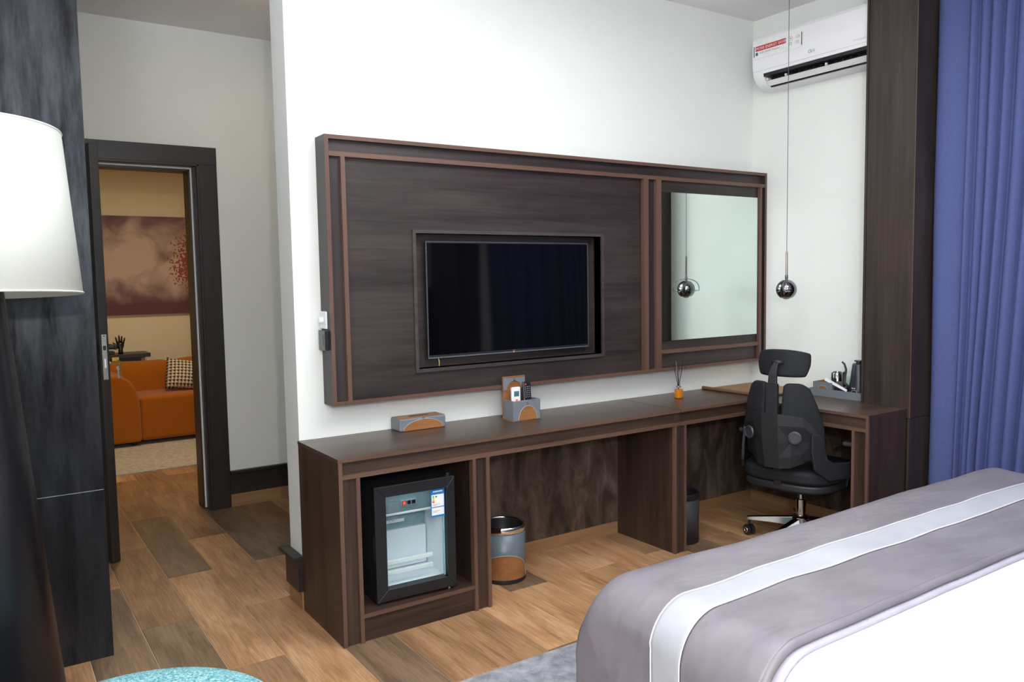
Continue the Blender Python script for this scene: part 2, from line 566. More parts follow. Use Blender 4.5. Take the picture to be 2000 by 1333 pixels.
# skirting
sk = struct('baseboard_front', bx(0.684, 1.80, -0.010, 0, 0, 0.066), M['skirt'], 'low wood-look tile skirting under the desk back panel')
struct('baseboard_corner', bx(1.88, XR, -0.010, 0, 0, 0.066), M['skirt'], 'low wood-look tile skirting behind the office chair')
struct('baseboard_right', bx(XR - 0.010, XR, -1.15, -0.010, 0, 0.066), wood('skirting_tile_y', lin(126, 92, 62), lin(168, 130, 94), 1, 0.5, 0.35, grain=0.5), 'low wood-look tile skirting along the side wall')

def dark_base(name, bm_tile, bm_board, bm_cap, label):
    r = thing(name, label, None, (0, 0, 0), kind='structure')
    obj('tile_skirting', bm_tile, M['skirt'], r)
    obj('board', bm_board, M['door_h'], r)
    obj('cap_rail', bm_cap, M['door_h'], r, bevel=0.003)
    return r
# on the door wall
bmt = bx(0.165, 0.548, YD - 0.012, YD, 0, 0.082); box(bmt, 0.548, 0.56, 0.17, YD, 0, 0.082)
bmb = bx(0.165, 0.545, YD - 0.020, YD, 0.086, 0.215); box(bmb, 0.545, 0.56, 0.17, YD, 0.086, 0.215)
bmc = bx(0.165, 0.53, YD - 0.034, YD, 0.215, 0.235); box(bmc, 0.53, 0.56, 0.17, YD, 0.215, 0.235)
dark_base('baseboard_corridor', bmt, bmb, bmc, 'black wooden skirting with cap above a tile strip beside the door')
# on the free end of the television wall
dark_base('baseboard_end', bx(-0.012, 0, 0.002, 0.17, 0, 0.078), bx(-0.026, 0, 0.002, 0.17, 0.083, 0.222), bx(-0.048, 0, 0.0, 0.195, 0.222, 0.240),
          'short black skirting with cap on the free wall end beside the desk')

# left cladding column and right pillar
cl = thing('trim_1', 'tall black wooden cladding panel standing behind the floor lamp', None, (-1.35, 0.3, 0), kind='structure')
obj('lower_panel', bx(XL, -0.757, 0.02, 0.60, 0, 0.655), M['clad'], cl)
obj('upper_panel', bx(XL, -0.757, 0.02, 0.60, 0.658, H), M['clad'], cl)
obj('joint_strip', bx(XL, -0.759, 0.022, 0.60, 0.655, 0.658), M['seam'], cl)
XP, PY0, PY1 = 2.707, -1.166, -0.902
pl = thing('trim_2', 'tall dark brown wooden pillar between the desk and the blue curtain', None, (2.8, -1.03, 0), kind='structure')
obj('upper_board', bx(XP, XP + 0.018, PY0, PY1 - 0.014, 0.703, H), M['pillar'], pl)
obj('edge_board', bx(XP - 0.003, XR, PY1 - 0.012, PY1, 0.752, H), M['pillar'], pl)
obj('side_board', bx(XP + 0.018, XR - 0.02, PY0, PY0 + 0.018, 0.703, H), M['pillar'], pl)
obj('lower_board', bx(XP, XR - 0.02, PY0, PY0 + 0.012, 0.0, 0.70), M['pillar'], pl)
obj('core', bx(XP + 0.018, XR, PY0 + 0.018, PY1 - 0.012, 0.752, H), M['pillar'], pl)
obj('corner_bead', bx(XP - 0.0015, XP + 0.0015, PY0 - 0.0015, PY0 + 0.002, 0.703, H), M['edge_v'], pl)

# ------------------------------------------------------------------ door
fr = thing('trim_3', 'black wooden door frame on the corridor wall', None, (-0.34, YD, 0), kind='structure')
obj('casing', bx(0.055, 0.165, YD - 0.022, YD, 0, 2.165), M['door'], fr, bevel=0.003)
obj('casing', bx(-0.855, -0.745, YD - 0.022, YD, 0, 2.165), M['door'], fr, bevel=0.003)
obj('head_casing', bx(-0.855, 0.165, YD - 0.024, YD, 2.160, 2.268), M['door_h'], fr, bevel=0.003)
obj('casing_bead', bx(0.043, 0.058, YD - 0.028, YD, 0, 2.165), M['door'], fr, bevel=0.003)
obj('head_bead', bx(-0.735, 0.058, YD - 0.028, YD, 2.148, 2.163), M['door_h'], fr, bevel=0.003)
obj('jamb', bx(0.030, 0.045, YD, YD + .2, 0, DH), M['door'], fr)
obj('jamb', bx(-0.735, -0.72, YD, YD + .2, 0, DH), M['door'], fr)
obj('head_jamb', bx(-0.72, 0.030, YD, YD + .2, 2.15, DH), M['door_h'], fr)
obj('door_stop', bx(0.012, 0.030, YD + 0.06, YD + .2, 0, 2.15), M['door'], fr)
obj('head_stop', bx(-0.72, 0.030, YD + 0.06, YD + .2, 2.128, 2.15), M['door_h'], fr)
seal = plain('door_seal', (0.75, 0.75, 0.72, 1), 0.6)
obj('seal', bx(0.020, 0.0315, YD + 0.050, YD + 0.060, 0.01, 2.14), seal, fr)
obj('seal', bx(-0.72, 0.0315, YD + 0.050, YD + 0.060, 2.138, 2.149), seal, fr)

hinge = Vector((-0.717, YD - 0.03, 0))
tip = Vector((-0.596, 1.156, 0))
ang = math.atan2(tip.y - hinge.y, tip.x - hinge.x)
LW = (tip - hinge).length
dr = thing('door_1', 'open black wooden door leaf seen on its lock edge', None, hinge, ang, kind='structure')
T2 = 0.0215
obj('leaf', bx(0, LW, -T2, T2, 0.006, 2.14), M['door'], dr, local=True, bevel=0.002)
lp = obj('lock_plate', bx(LW, LW + 0.002, -0.012, 0.012, 0.955, 1.185), M['steel'], dr, local=True, bevel=0.001)
dark = plain('lock_slot', (0.03, 0.03, 0.03, 1), 0.5)
obj('latch', bx(LW + 0.002, LW + 0.004, -0.007, 0.007, 1.105, 1.128), dark, lp, local=True)
obj('dead_bolt_slot', bx(LW + 0.002, LW + 0.003, -0.004, 0.004, 1.015, 1.062), M['chrome'], lp, local=True)
obj('screw', lathe(B(), [(0.0, 0), (0.003, 0), (0.003, 0.001), (0, 0.001)], 0, 0, 10), dark, lp, local=True).matrix_local = Matrix.Translation((LW + 0.002, 0, 1.177)) @ Matrix.Rotation(math.pi / 2, 4, 'Y')
for s in (-1, 1):
    # s=+1 is the leaf side towards the living room opening (to the right in view)
    y0 = s * T2
    hb = obj('handle', bx(LW - 0.095, LW - 0.040, min(y0, y0 + s * 0.010), max(y0, y0 + s * 0.010), 1.085, 1.140), M['black'], dr, local=True, bevel=0.002)
    bm = B()
    tube(bm, [(LW - 0.066, y0 + s * 0.010, 1.112), (LW - 0.066, y0 + s * 0.045, 1.112)], 0.010, 12)
    box(bm, LW - 0.185, LW - 0.055, min(y0 + s * 0.045, y0 + s * 0.057), max(y0 + s * 0.045, y0 + s * 0.057), 1.100, 1.124)
    obj('lever', bm, M['black'], hb, local=True, bevel=0.002)
    bm = lathe(B(), [(0.0, 0), (0.025, 0), (0.025, 0.008), (0.012, 0.010), (0.012, 0.020), (0, 0.020)], 0, 0, 20)
    bm.transform(Matrix.Translation((LW - 0.066, y0, 1.030)) @ Matrix.Rotation(-s * math.pi / 2, 4, 'X'))
    obj('cylinder_rosette', bm, M['black'] if s < 0 else M['steel'], dr, local=True, smooth=False)
bm = lathe(B(), [(0.0, 0), (0.011, 0), (0.011, 0.018), (0, 0.018)], 0, 0, 16)
bm.transform(Matrix.Translation((LW - 0.066, -T2 - 0.020, 1.030)) @ Matrix.Rotation(math.pi / 2, 4, 'X'))
obj('thumb_turn', bm, M['chrome'], dr, local=True)
mw = MW[dr.name]
kt = thing('door_key', 'bunch of brass keys with yellow tag hanging in the door lock', 'key', mw @ Vector((LW - 0.066, T2 + 0.02, 0.96)), ang)
brass = plain('key_brass', lin(178, 140, 70), 0.3, 0.9)
bm = bx(-0.002, 0.002, -0.004, 0.030, 0.066, 0.078); obj('key_blade', bm, brass, kt, local=True)
bm = lathe(B(), [(0.0, -0.0015), (0.013, -0.0015), (0.013, 0.0015), (0, 0.0015)], 0, 0, 16)
bm.transform(Matrix.Translation((0, 0.040, 0.072)) @ Matrix.Rotation(math.pi / 2, 4, 'Y')); obj('key_bow', bm, brass, kt, local=True)
bm = B()
tube(bm, [(0.0 , 0.046 + 0.010 * math.sin(a), 0.062 + 0.010 * math.cos(a)) for a in [i * math.pi / 8 for i in range(17)]], 0.0012, 6, False)
obj('key_ring', bm, M['chrome'], kt, local=True)
for q, (dy, dz, tl) in enumerate(((0.040, 0.0, 0.055), (0.052, 0.004, 0.050))):
    bm = lathe(B(), [(0.0, -0.001), (0.011, -0.001), (0.011, 0.001), (0, 0.001)], 0, 0, 14)
    bm.transform(Matrix.Translation((0.002 * q, dy, 0.044 + dz)) @ Matrix.Rotation(math.pi / 2, 4, 'Y'))
    box(bm, 0.002 * q - 0.001, 0.002 * q + 0.001, dy - 0.004, dy + 0.004, 0.044 + dz - tl, 0.036 + dz)
    obj('spare_key', bm, M['steel'] if q == 0 else brass, kt, local=True)
bm = bx(-0.001, 0.001, 0.012, 0.046, 0.080, 0.100); obj('key_tag', bm, plain('yellow_tag', lin(214, 160, 60), 0.6), kt, local=True, bevel=0.0008)

# ------------------------------------------------------------------ wall panel with mirror
PX0, PX1, PZ0, PZ1, PF = 0.117, 2.929, 0.901, 2.046, -0.110
wp = thing('wall_panel', 'dark brown framed wall panel holding the television and a mirror', 'wall panel', (1.5, 0, PZ0))
e = 0.017
obj('frame_board', bx(PX0, PX0 + e, PF, -0.004, PZ0, PZ1), [M['panel_v']], wp)
obj('frame_board', bx(PX1 - e, PX1, PF, -0.004, PZ0, PZ1), [M['panel_v']], wp)
obj('frame_board', bx(PX0 + e, PX1 - e, PF + .001, -0.004, PZ1 - e, PZ1), [M['panel_h']], wp)
obj('frame_board', bx(PX0 + e, PX1 - e, PF + .001, -0.004, PZ0, PZ0 + e), [M['panel_h']], wp)
obj('edging', bx(PX0, PX0 + e, PF - .0015, PF, PZ0, PZ1), M['edge_v'], wp)
obj('edging', bx(PX1 - e, PX1, PF - .0015, PF, PZ0, PZ1), M['edge_v'], wp)
obj('edging', bx(PX0 + e, PX1 - e, PF - .0005, PF + .001, PZ1 - e, PZ1), M['edge_h'], wp)
obj('edging', bx(PX0 + e, PX1 - e, PF - .0005, PF + .001, PZ0, PZ0 + e), M['edge_h'], wp)
def strip(x0, x1, z0, z1, mat, y=PF, back=-0.085):
    return obj('strip', bx(x0, x1, y, back, z0, z1), mat, wp)
Z1 = 1.958                                              # underside of upper strip
strip(PX0 + e, PX1 - e, Z1, Z1 + 0.020, M['edge_h'])
strip(0.186, 0.205, PZ0 + e, Z1, M['edge_v'])
strip(1.912, 1.948, PZ0 + e, Z1, M['edge_v'])
strip(2.006, 2.044, PZ0 + e, Z1, M['edge_v'])
strip(2.868, 2.888, PZ0 + e, Z1, M['edge_v'], back=-0.04)
strip(2.044, 2.868, 0.997, 1.019, M['edge_h'], PF + 0.004, -0.04)
obj('upper_infill', bx(PX0 + e, PX1 - e, -0.085, -0.01, Z1 + 0.01, PZ1 - e), M['panel_h'], wp)
obj('side_infill', bx(PX0 + e, 0.190, -0.090, -0.01, PZ0 + e, Z1), M['panel_v'], wp)
obj('middle_infill', bx(1.940, 2.010, -0.090, -0.01, PZ0 + e, Z1), M['panel_v'], wp)
obj('side_infill', bx(2.885, PX1 - e, -0.085, -0.01, PZ0 + e, Z1), M['panel_v'], wp)
obj('lower_infill', bx(2.044, 2.868, -0.088, -0.01, PZ0 + e, 1.00), M['panel_h'], wp)
# main panel around the television recess
MF = -0.082
RX0, RX1, RZ0, RZ1 = 0.540, 1.628, 1.026, 1.644
obj('main_panel', bx(0.205, RX0, MF, -0.02, PZ0 + e, Z1), M['panel_h'], wp)
obj('main_panel', bx(RX1, 1.912, MF, -0.02, PZ0 + e, Z1), M['panel_h'], wp)
obj('main_panel', bx(RX0, RX1, MF, -0.02, RZ1, Z1), M['panel_h'], wp)
obj('main_panel', bx(RX0, RX1, MF, -0.02, PZ0 + e, RZ0), M['panel_h'], wp)
obj('recess_back', bx(RX0, RX1, -0.020, -0.008, RZ0, RZ1), M['panel_h'], wp)
rt = wood('recess_trim_wood', (0.030, 0.022, 0.021, 1), (0.075, 0.058, 0.055, 1), 0, 0.42, 0.5)
rw = 0.016
obj('recess_trim', bx(RX0 - rw, RX0, MF - 0.010, -0.03, RZ0 - rw, RZ1 + rw), rt, wp)
obj('recess_trim', bx(RX1, RX1 + rw, MF - 0.010, -0.03, RZ0 - rw, RZ1 + rw), rt, wp)
obj('recess_trim', bx(RX0, RX1, MF - 0.010, -0.03, RZ1, RZ1 + rw), rt, wp)
obj('recess_trim', bx(RX0, RX1, MF - 0.010, -0.03, RZ0 - rw, RZ0), rt, wp)
# mirror
my = -0.100
obj('mirror_surround', bx(2.044, 2.868, -0.092, -0.01, 1.895, Z1), M['panel_h'], wp)
obj('mirror_surround', bx(2.044, 2.868, -0.092, -0.01, 1.019, 1.070), M['panel_h'], wp)
mr_ = obj('mirror', bx(2.0455, 2.860, my, my + 0.005, 1.068, 1.896), M['mirror'], wp)
mr_['label'] = 'silvered mirror glass with pale green tint'
bev = plain('mirror_bevel', (0.70, 0.80, 0.74, 1), 0.15, 0.6)
obj('mirror_edge', bx(2.0442, 2.0485, my - 0.0004, my + 0.005, 1.068, 1.896), bev, mr_)
obj('mirror_backing', bx(2.044, 2.868, my + 0.006, -0.01, 1.070, 1.895), M['panel_v'], mr_)
# switches on the left side board of the panel
ws = thing('dimmer_switch', 'white wall dimmer with round knob on the panel side', 'switch', (PX0, -0.035, 1.231))
obj('plate', bx(PX0 - 0.009, PX0 + 0.0, -0.079, -0.006, 1.231, 1.306), M['white'], ws, bevel=0.003)
bm = lathe(B(), [(0.0, 0), (0.015, 0), (0.0135, 0.018), (0, 0.018)], 0, 0, 24)
bm.transform(Matrix.Translation((PX0 - 0.009, -0.043, 1.268)) @ Matrix.Rotation(-math.pi / 2, 4, 'Y'))
obj('knob', bm, M['white'], ws, smooth=False, bevel=0.002)
bs = thing('light_switch', 'dark grey rocker switch below the white dimmer', 'switch', (PX0, -0.035, 1.139))
grey_sw = plain('switch_grey', (0.10, 0.105, 0.10, 1), 0.35)
obj('plate', bx(PX0 - 0.018, PX0, -0.084, -0.010, 1.139, 1.224), grey_sw, bs, bevel=0.002)
obj('rocker', bx(PX0 - 0.020, PX0 - 0.018, -0.068, -0.026, 1.158, 1.207), grey_sw, bs, bevel=0.001)
obj('switch_side', bx(PX0 - 0.0175, PX0 - 0.001, -0.0855, -0.084, 1.140, 1.223), M['black'], bs)

# ------------------------------------------------------------------ television
tv = thing('television', 'flat black television set into the dark wall panel', 'television', (1.09, -0.035, 1.064))
TX0, TX1, TZ0, TZ1, TYF = 0.606, 1.564, 1.066, 1.610, -0.055
obj('back_cover', bx(TX0 + 0.02, TX1 - 0.02, -0.045, -0.021, TZ0 + 0.02, TZ1 - 0.02), M['black_soft'], tv)
tp = obj('panel_body', bx(TX0, TX1, TYF, -0.040, TZ0, TZ1), M['black'], tv, bevel=0.001)
obj('screen', bx(TX0 + 0.008, TX1 - 0.008, TYF - 0.001, TYF, TZ0 + 0.016, TZ1 - 0.008), M['screen'], tv)
rim = plain('tv_rim', (0.20, 0.22, 0.25, 1), 0.25, 0.6)
obj('bezel_edge', bx(TX0, TX0 + 0.003, TYF - 0.0015, TYF + 0.006, TZ0, TZ1), rim, tv)
obj('bezel_edge', bx(TX0, TX1, TYF - 0.0010, TYF + 0.002, TZ1 - 0.003, TZ1), rim, tv)
obj('bezel_edge', bx(TX0, TX1, TYF - 0.0010, TYF + 0.002, TZ0, TZ0 + 0.006), rim, tv)
obj('bezel_edge', bx(TX1 - 0.0025, TX1, TYF - 0.0010, TYF + 0.002, TZ0, TZ1), rim, tv)
text_obj('brand_mark', 'LG', 0.012, ((TX0 + TX1) / 2, TYF - 0.001, TZ0 + 0.007), (1, 0, 0), (0, 0, 1), plain('tv_mark', (0.35, 0.36, 0.38, 1), 0.4), tv, align='CENTER')
obj('power_led', bx((TX0 + TX1) / 2 - 0.003, (TX0 + TX1) / 2 + 0.003, TYF - 0.0022, TYF, TZ0 + 0.001, TZ0 + 0.005), emit_mat('standby_led', (1.0, 0.08, 0.04, 1), 1.5), tv)
obj('cable', tube(B(), [(0.665, -0.045, 1.07), (0.667, -0.05, 1.045), (0.668, -0.045, 1.028)], 0.0022, 6), plain('pale_cable', lin(190, 170, 120), 0.5), tv)

# ------------------------------------------------------------------ long desk
D = 0.458
dk = thing('credenza_desk', 'long dark wood desk with fridge bay below the television', 'desk', (0.9, -0.23, 0))
obj('desk_top', bx(-0.008, 1.832, -D, 0, 0.735, 0.75), M['top_h'], dk)
obj('top_edging', bx(-0.008, 1.832, -D - 0.0012, -D, 0.735, 0.75), M['edge_h'], dk)
obj('end_panel', bx(-0.006, 0.010, -D + 0.001, -0.001, 0, 0.735), M['desk_v'], dk)
obj('end_edging', bx(-0.006, 0.010, -D - 0.0006, -D + 0.001, 0, 0.735), M['edge_v'], dk)
obj('apron', bx(0.010, 1.832, -D + 0.012, -D + 0.028, 0.684, 0.735), M['desk_h'], dk)
obj('apron_strip', bx(0.010, 1.832, -D, -D + 0.03, 0.667, 0.684), M['edge_h'], dk)
obj('fascia', bx(0.010, 0.068, -D + 0.010, -D + 0.028, 0, 0.667), M['desk_v'], dk)
obj('upright_strip', bx(0.066, 0.082, -D, -D + 0.03, 0, 0.667), M['edge_v'], dk)
obj('upright_strip', bx(0.594, 0.610, -D, -D + 0.03, 0, 0.667), M['edge_v'], dk)
obj('fascia', bx(0.610, 0.664, -D + 0.010, -D + 0.028, 0, 0.667), M['desk_v'], dk)
obj('upright_strip', bx(0.662, 0.679, -D, -D + 0.03, 0, 0.667), M['edge_v'], dk)
obj('inner_wall', bx(0.010, 0.080, -D + 0.028, -0.005, 0.10, 0.735), M['desk_v'], dk)
obj('inner_wall', bx(0.602, 0.672, -D + 0.028, -0.005, 0, 0.735), M['desk_v'], dk)
obj('bay_back', bx(0.08, 0.602, -0.018, -0.005, 0.0, 0.735), M['desk_v'], dk)
obj('bay_shelf', bx(0.080, 0.602, -D + 0.004, -0.018, 0.099, 0.114), M['desk_h'], dk)
obj('shelf_edging', bx(0.082, 0.594, -D + 0.002, -D + 0.004, 0.098, 0.115), M['edge_h'], dk)
obj('plinth', bx(0.082, 0.602, -D + 0.012, -D + 0.028, 0, 0.098), M['desk_h'], dk)
obj('back_panel', bx(0.672, 1.795, -0.012, -0.001, 0.068, 0.735), M['back'], dk)
obj('divider', bx(1.797, 1.832, -D + 0.004, -0.012, 0, 0.735), M['desk_v'], dk)
obj('upright_strip', bx(1.795, 1.806, -D, -D + 0.02, 0, 0.667), M['edge_v'], dk)

# corner desk (second unit)
cd = thing('corner_desk', 'dark wood corner desk with short return along the side wall', 'desk', (2.4, -0.5, 0))
RX = 2.380
outline = [(1.837, -D), (RX, -D), (RX, -1.152), (XP - 0.002, -1.152), (XP - 0.002, PY1 + 0.002), (XR - 0.001, PY1 + 0.002), (XR - 0.001, -0.0005), (1.837, -0.0005)]
obj('desk_top', extrude(B(), outline, 2, 0.735, 0.75), M['top_h'], cd)
obj('top_edging', bx(1.836, RX - 0.001, -D - 0.0012, -D, 0.735, 0.75), M['edge_h'], cd)
obj('top_edging', bx(RX - 0.0012, RX, -1.152, -D, 0.735, 0.75), M['edge_y'], cd)
obj('top_edging', bx(RX, XP - 0.002, -1.1532, -1.152, 0.735, 0.75), M['desk_h'], cd)
obj('apron', bx(1.836, RX + .02, -D + 0.012, -D + 0.028, 0.684, 0.735), M['desk_h'], cd)
obj('apron_strip', bx(1.836, RX + .02, -D, -D + 0.03, 0.667, 0.684), M['edge_h'], cd)
obj('apron', bx(RX + 0.012, RX + 0.028, -1.14, -D + 0.012, 0.684, 0.735), M['desk_y'], cd)
obj('apron_strip', bx(RX, RX + 0.03, -1.14, -D, 0.667, 0.684), M['edge_y'], cd)
obj('divider', bx(1.836, 1.868, -D + 0.010, -0.012, 0, 0.735), M['desk_v'], cd)
obj('upright_strip', bx(1.866, 1.877, -D, -D + 0.02, 0, 0.667), M['edge_v'], cd)
obj('fascia', bx(1.836, 1.866, -D + 0.006, -D + 0.010, 0, 0.667), M['desk_v'], cd)
obj('end_panel', bx(RX + 0.010, XP - 0.004, -1.1525, -1.137, 0, 0.735), M['desk_v'], cd)
obj('end_edging', bx(RX - 0.0006, RX + 0.010, -1.1525, -1.137, 0, 0.735), M['edge_v'], cd)
obj('fascia', bx(RX + 0.010, RX + 0.026, -1.137, -1.078, 0, 0.667), M['desk_v'], cd)
obj('upright_strip', bx(RX, RX + 0.026, -1.078, -1.064, 0, 0.667), M['edge_v'], cd)
obj('inner_wall', bx(RX + 0.026, XR - 0.02, -1.130, -1.070, 0, 0.735), M['desk_v'], cd)
obj('back_panel', bx(1.868, XR - 0.002, -0.012, -0.001, 0.068, 0.735), M['back'], cd)
obj('side_back_panel', bx(XR - 0.012, XR - 0.002, -1.07, -0.012, 0.068, 0.735), M['back'], cd)

# ------------------------------------------------------------------ mini fridge
FW, FH = 0.362, 0.478
fg = thing('mini_fridge', 'small black glass door fridge inside the desk bay', 'fridge', (0.337, -0.425, 0.114), math.radians(-2.5))
def FB(*a): return bx(*a)
hw = FW / 2
# local: x right, y back (0 = door front), z up from shelf
zb, zt = 0.012, 0.012 + FH
obj('body_side', FB(-hw + 0.004, -hw + 0.022, 0.045, 0.36, zb, zt - 0.006), M['black_soft'], fg, local=True)
obj('body_side', FB(hw - 0.022, hw - 0.004, 0.045, 0.36, zb, zt - 0.006), M['black_soft'], fg, local=True)
obj('body_top', FB(-hw + 0.022, hw - 0.022, 0.045, 0.36, zt - 0.03, zt - 0.006), M['black_soft'], fg, local=True)
obj('body_bottom', FB(-hw + 0.022, hw - 0.022, 0.045, 0.36, zb, zb + 0.035), M['black_soft'], fg, local=True)
obj('body_back', FB(-hw + 0.022, hw - 0.022, 0.34, 0.36, zb + 0.035, zt - 0.03), M['black_soft'], fg, local=True)
bm = B()
i0, i1, k0, k1, kd = -hw + 0.023, hw - 0.023, zb + 0.036, zt - 0.031, 0.339
for f in (((i0, 0.046, k0), (i0, kd, k0), (i0, kd, k1), (i0, 0.046, k1)), ((i1, 0.046, k0), (i1, kd, k0), (i1, kd, k1), (i1, 0.046, k1)),
          ((i0, 0.046, k0), (i1, 0.046, k0), (i1, kd, k0), (i0, kd, k0)), ((i0, 0.046, k1), (i1, 0.046, k1), (i1, kd, k1), (i0, kd, k1)),
          ((i0, kd, k0), (i1, kd, k0), (i1, kd, k1), (i0, kd, k1))):
    bm.faces.new([bm.verts.new(p) for p in f])
ln = obj('liner', bm, M['white_liner'], fg, local=True)
teal_grey = plain('evaporator', (0.20, 0.29, 0.32, 1), 0.5)
obj('evaporator_box', FB(i0 + 0.002, i1 - 0.002, 0.14, kd, k1 - 0.128, k1 - 0.003), teal_grey, ln, local=True, bevel=0.004)
obj('rear_panel', FB(i0 + 0.002, i1 - 0.002, 0.26, kd, k1 - 0.235, k1 - 0.128), plain('rear_panel', (0.28, 0.40, 0.45, 1), 0.5), ln, local=True)
obj('shelf_rail', FB(i0 + 0.003, i1 - 0.003, 0.065, 0.073, k1 - 0.114, k1 - 0.107), M['white'], ln, local=True)
obj('back_rail', FB(i0 + 0.003, i0 + 0.19, 0.20, 0.21, k1 - 0.190, k1 - 0.176), M['white'], ln, local=True)
obj('ledge', FB(i0 + 0.003, i1 - 0.003, 0.24, kd, k0 + 0.002, k1 - 0.233), M['white_liner'], ln, local=True, bevel=0.006)
dp = obj('control_display', FB(-0.010, 0.060, 0.128, 0.140, k1 - 0.100, k1 - 0.078), plain('display_grey', (0.35, 0.38, 0.40, 1), 0.4), ln, local=True)
obj('display_window', FB(-0.006, 0.014, 0.1270, 0.1275, k1 - 0.097, k1 - 0.081), plain('display_black', (0.02, 0.01, 0.01, 1), 0.3), dp, local=True)
obj('display_led', FB(-0.003, 0.010, 0.1262, 0.1268, k1 - 0.095, k1 - 0.083), emit_mat('red_led', (1, 0.05, 0.03, 1), 2.0), dp, local=True)
obj('display_key', FB(0.018, 0.034, 0.1270, 0.1275, k1 - 0.097, k1 - 0.081), M['black'], dp, local=True)
obj('display_key', FB(0.038, 0.056, 0.1270, 0.1275, k1 - 0.097, k1 - 0.081), M['black'], dp, local=True)
# door: mitred frame
g0, g1, h0, h1 = -hw + 0.050, hw - 0.040, zb + 0.048, zt - 0.046
def rail(pts):
    return extrude(B(), pts, 1, 0.0, 0.042)
obj('door_rail', rail([(-hw, zb), (hw, zb), (g1, h0), (g0, h0)]), M['black'], fg, local=True, bevel=0.0025)
obj('door_rail', rail([(hw, zb), (hw, zt), (g1, h1), (g1, h0)]), M['black'], fg, local=True, bevel=0.0025)
obj('door_rail', rail([(hw, zt), (-hw, zt), (g0, h1), (g1, h1)]), M['black'], fg, local=True, bevel=0.0025)
obj('door_rail', rail([(-hw, zt), (-hw, zb), (g0, h0), (g0, h1)]), M['black'], fg, local=True, bevel=0.0025)
obj('gasket', FB(-hw + 0.006, -hw + 0.016, 0.042, 0.046, zb + 0.006, zt - 0.006), M['black_soft'], fg, local=True)
gp = obj('glass_pane', FB(g0 - 0.003, g1 + 0.003, 0.014, 0.018, h0 - 0.003, h1 + 0.003), M['glass_fridge'], fg, local=True)
obj('glass_edge', FB(g1 - 0.006, g1 - 0.002, 0.020, 0.034, h0 + 0.002, h1 - 0.002), plain('pane_edge', (0.35, 0.60, 0.68, 1), 0.2), gp, local=True)
for zz in (0.078, 0.034):
    obj('door_rack', FB(g0 - 0.002, g1 - 0.040, 0.060, 0.072, h0 + zz, h0 + zz + 0.018), M['white'], fg, local=True, bevel=0.002)
bm = lathe(B(), [(0.0, 0), (0.011, 0), (0.011, 0.014), (0, 0.014)], hw - 0.022, 0.024, 18)
bm.transform(Matrix.Translation((0, 0, zt)))
obj('hinge_cap', bm, M['black'], fg, local=True)
for sx in (-1, 1):
    for yy in (0.03, 0.32):
        bm = lathe(B(), [(0.0, 0.0), (0.010, 0.0), (0.008, 0.012), (0, 0.012)], sx * (hw - 0.022), yy, 14)
        obj('foot', bm, M['steel'] if (sx == 1 and yy < 0.1) else M['black'], fg, local=True)
obj('handle_slot', FB(-hw - 0.001, -hw, 0.012, 0.030, zb + 0.17, zb + 0.28), M['black_soft'], fg, local=True)
# energy label
lab = obj('energy_label', FB(g1 - 0.066, g1 - 0.003, 0.0130, 0.0136, h1 - 0.122, h1 - 0.002), plain('label_blue', lin(30, 120, 190), 0.45), fg, local=True)
obj('label_sheet', FB(g1 - 0.063, g1 - 0.006, 0.0124, 0.0130, h1 - 0.078, h1 - 0.026), M['white'], lab, local=True)
obj('label_sheet', FB(g1 - 0.063, g1 - 0.006, 0.0124, 0.0130, h1 - 0.114, h1 - 0.082), M['white'], lab, local=True)
for q, c in enumerate(((40, 150, 70), (150, 200, 60), (240, 210, 40), (240, 150, 40), (220, 90, 40))):
    zz = h1 - 0.036 - q * 0.006
    obj('energy_bar', FB(g1 - 0.058 - 0.0006 * q, g1 - 0.052 + 0.0006 * q, 0.0118, 0.0124, zz, zz + 0.005), plain('energy_%d' % q, lin(*c), 0.5), lab, local=True)
obj('energy_dot', FB(g1 - 0.046, g1 - 0.038, 0.0118, 0.0124, h1 - 0.038, h1 - 0.032), plain('energy_dot', lin(30, 130, 110), 0.5), lab, local=True)
bm = B()
for q in range(7):
    box(bm, g1 - 0.056 + q * 0.0065, g1 - 0.051 + q * 0.0065, 0.0124, 0.0130, h1 - 0.016, h1 - 0.010)
obj('label_heading', bm, M['white'], lab, local=True)
ink = plain('label_ink', (0.15, 0.17, 0.19, 1), 0.6)
bm = B()
for q in range(4):
    box(bm, g1 - 0.060, g1 - (0.036 if q % 2 else 0.026), 0.0119, 0.0124, h1 - 0.068 - (q % 2) * 0.005 - (q // 2) * 0.028, h1 - 0.067 - (q % 2) * 0.005 - (q // 2) * 0.028)
tag(obj('label_small_print', bm, ink, lab, local=True), kind='stuff')
bm = B()
for q in range(9):
    box(bm, g0 + 0.012, g0 + 0.060 - 0.006 * (q % 3), 0.0131, 0.0136, h1 - 0.034 - q * 0.0045, h1 - 0.032 - q * 0.0045)
for q in range(4):
    box(bm, g0 + 0.022 + q * 0.009, g0 + 0.028 + q * 0.009, 0.0131, 0.0136, h1 - 0.022, h1 - 0.017)
for q in range(3):
    box(bm, g0 + 0.014, g0 + 0.020, 0.0131, 0.0136, h1 - 0.092 - q * 0.007, h1 - 0.089 - q * 0.007)
    box(bm, g0 + 0.028, g0 + 0.058 - 0.01 * q, 0.0131, 0.0136, h1 - 0.092 - q * 0.007, h1 - 0.089 - q * 0.007)
tag(obj('door_small_print', bm, ink, gp, local=True), kind='stuff')
# the lamp inside the fridge
fl = area_light('fridge_lamp', MW[fg.name] @ Vector((0.0, 0.10, k1 - 0.006)), 0.22, 0.06, 0.12, (0.90, 0.96, 1.0))

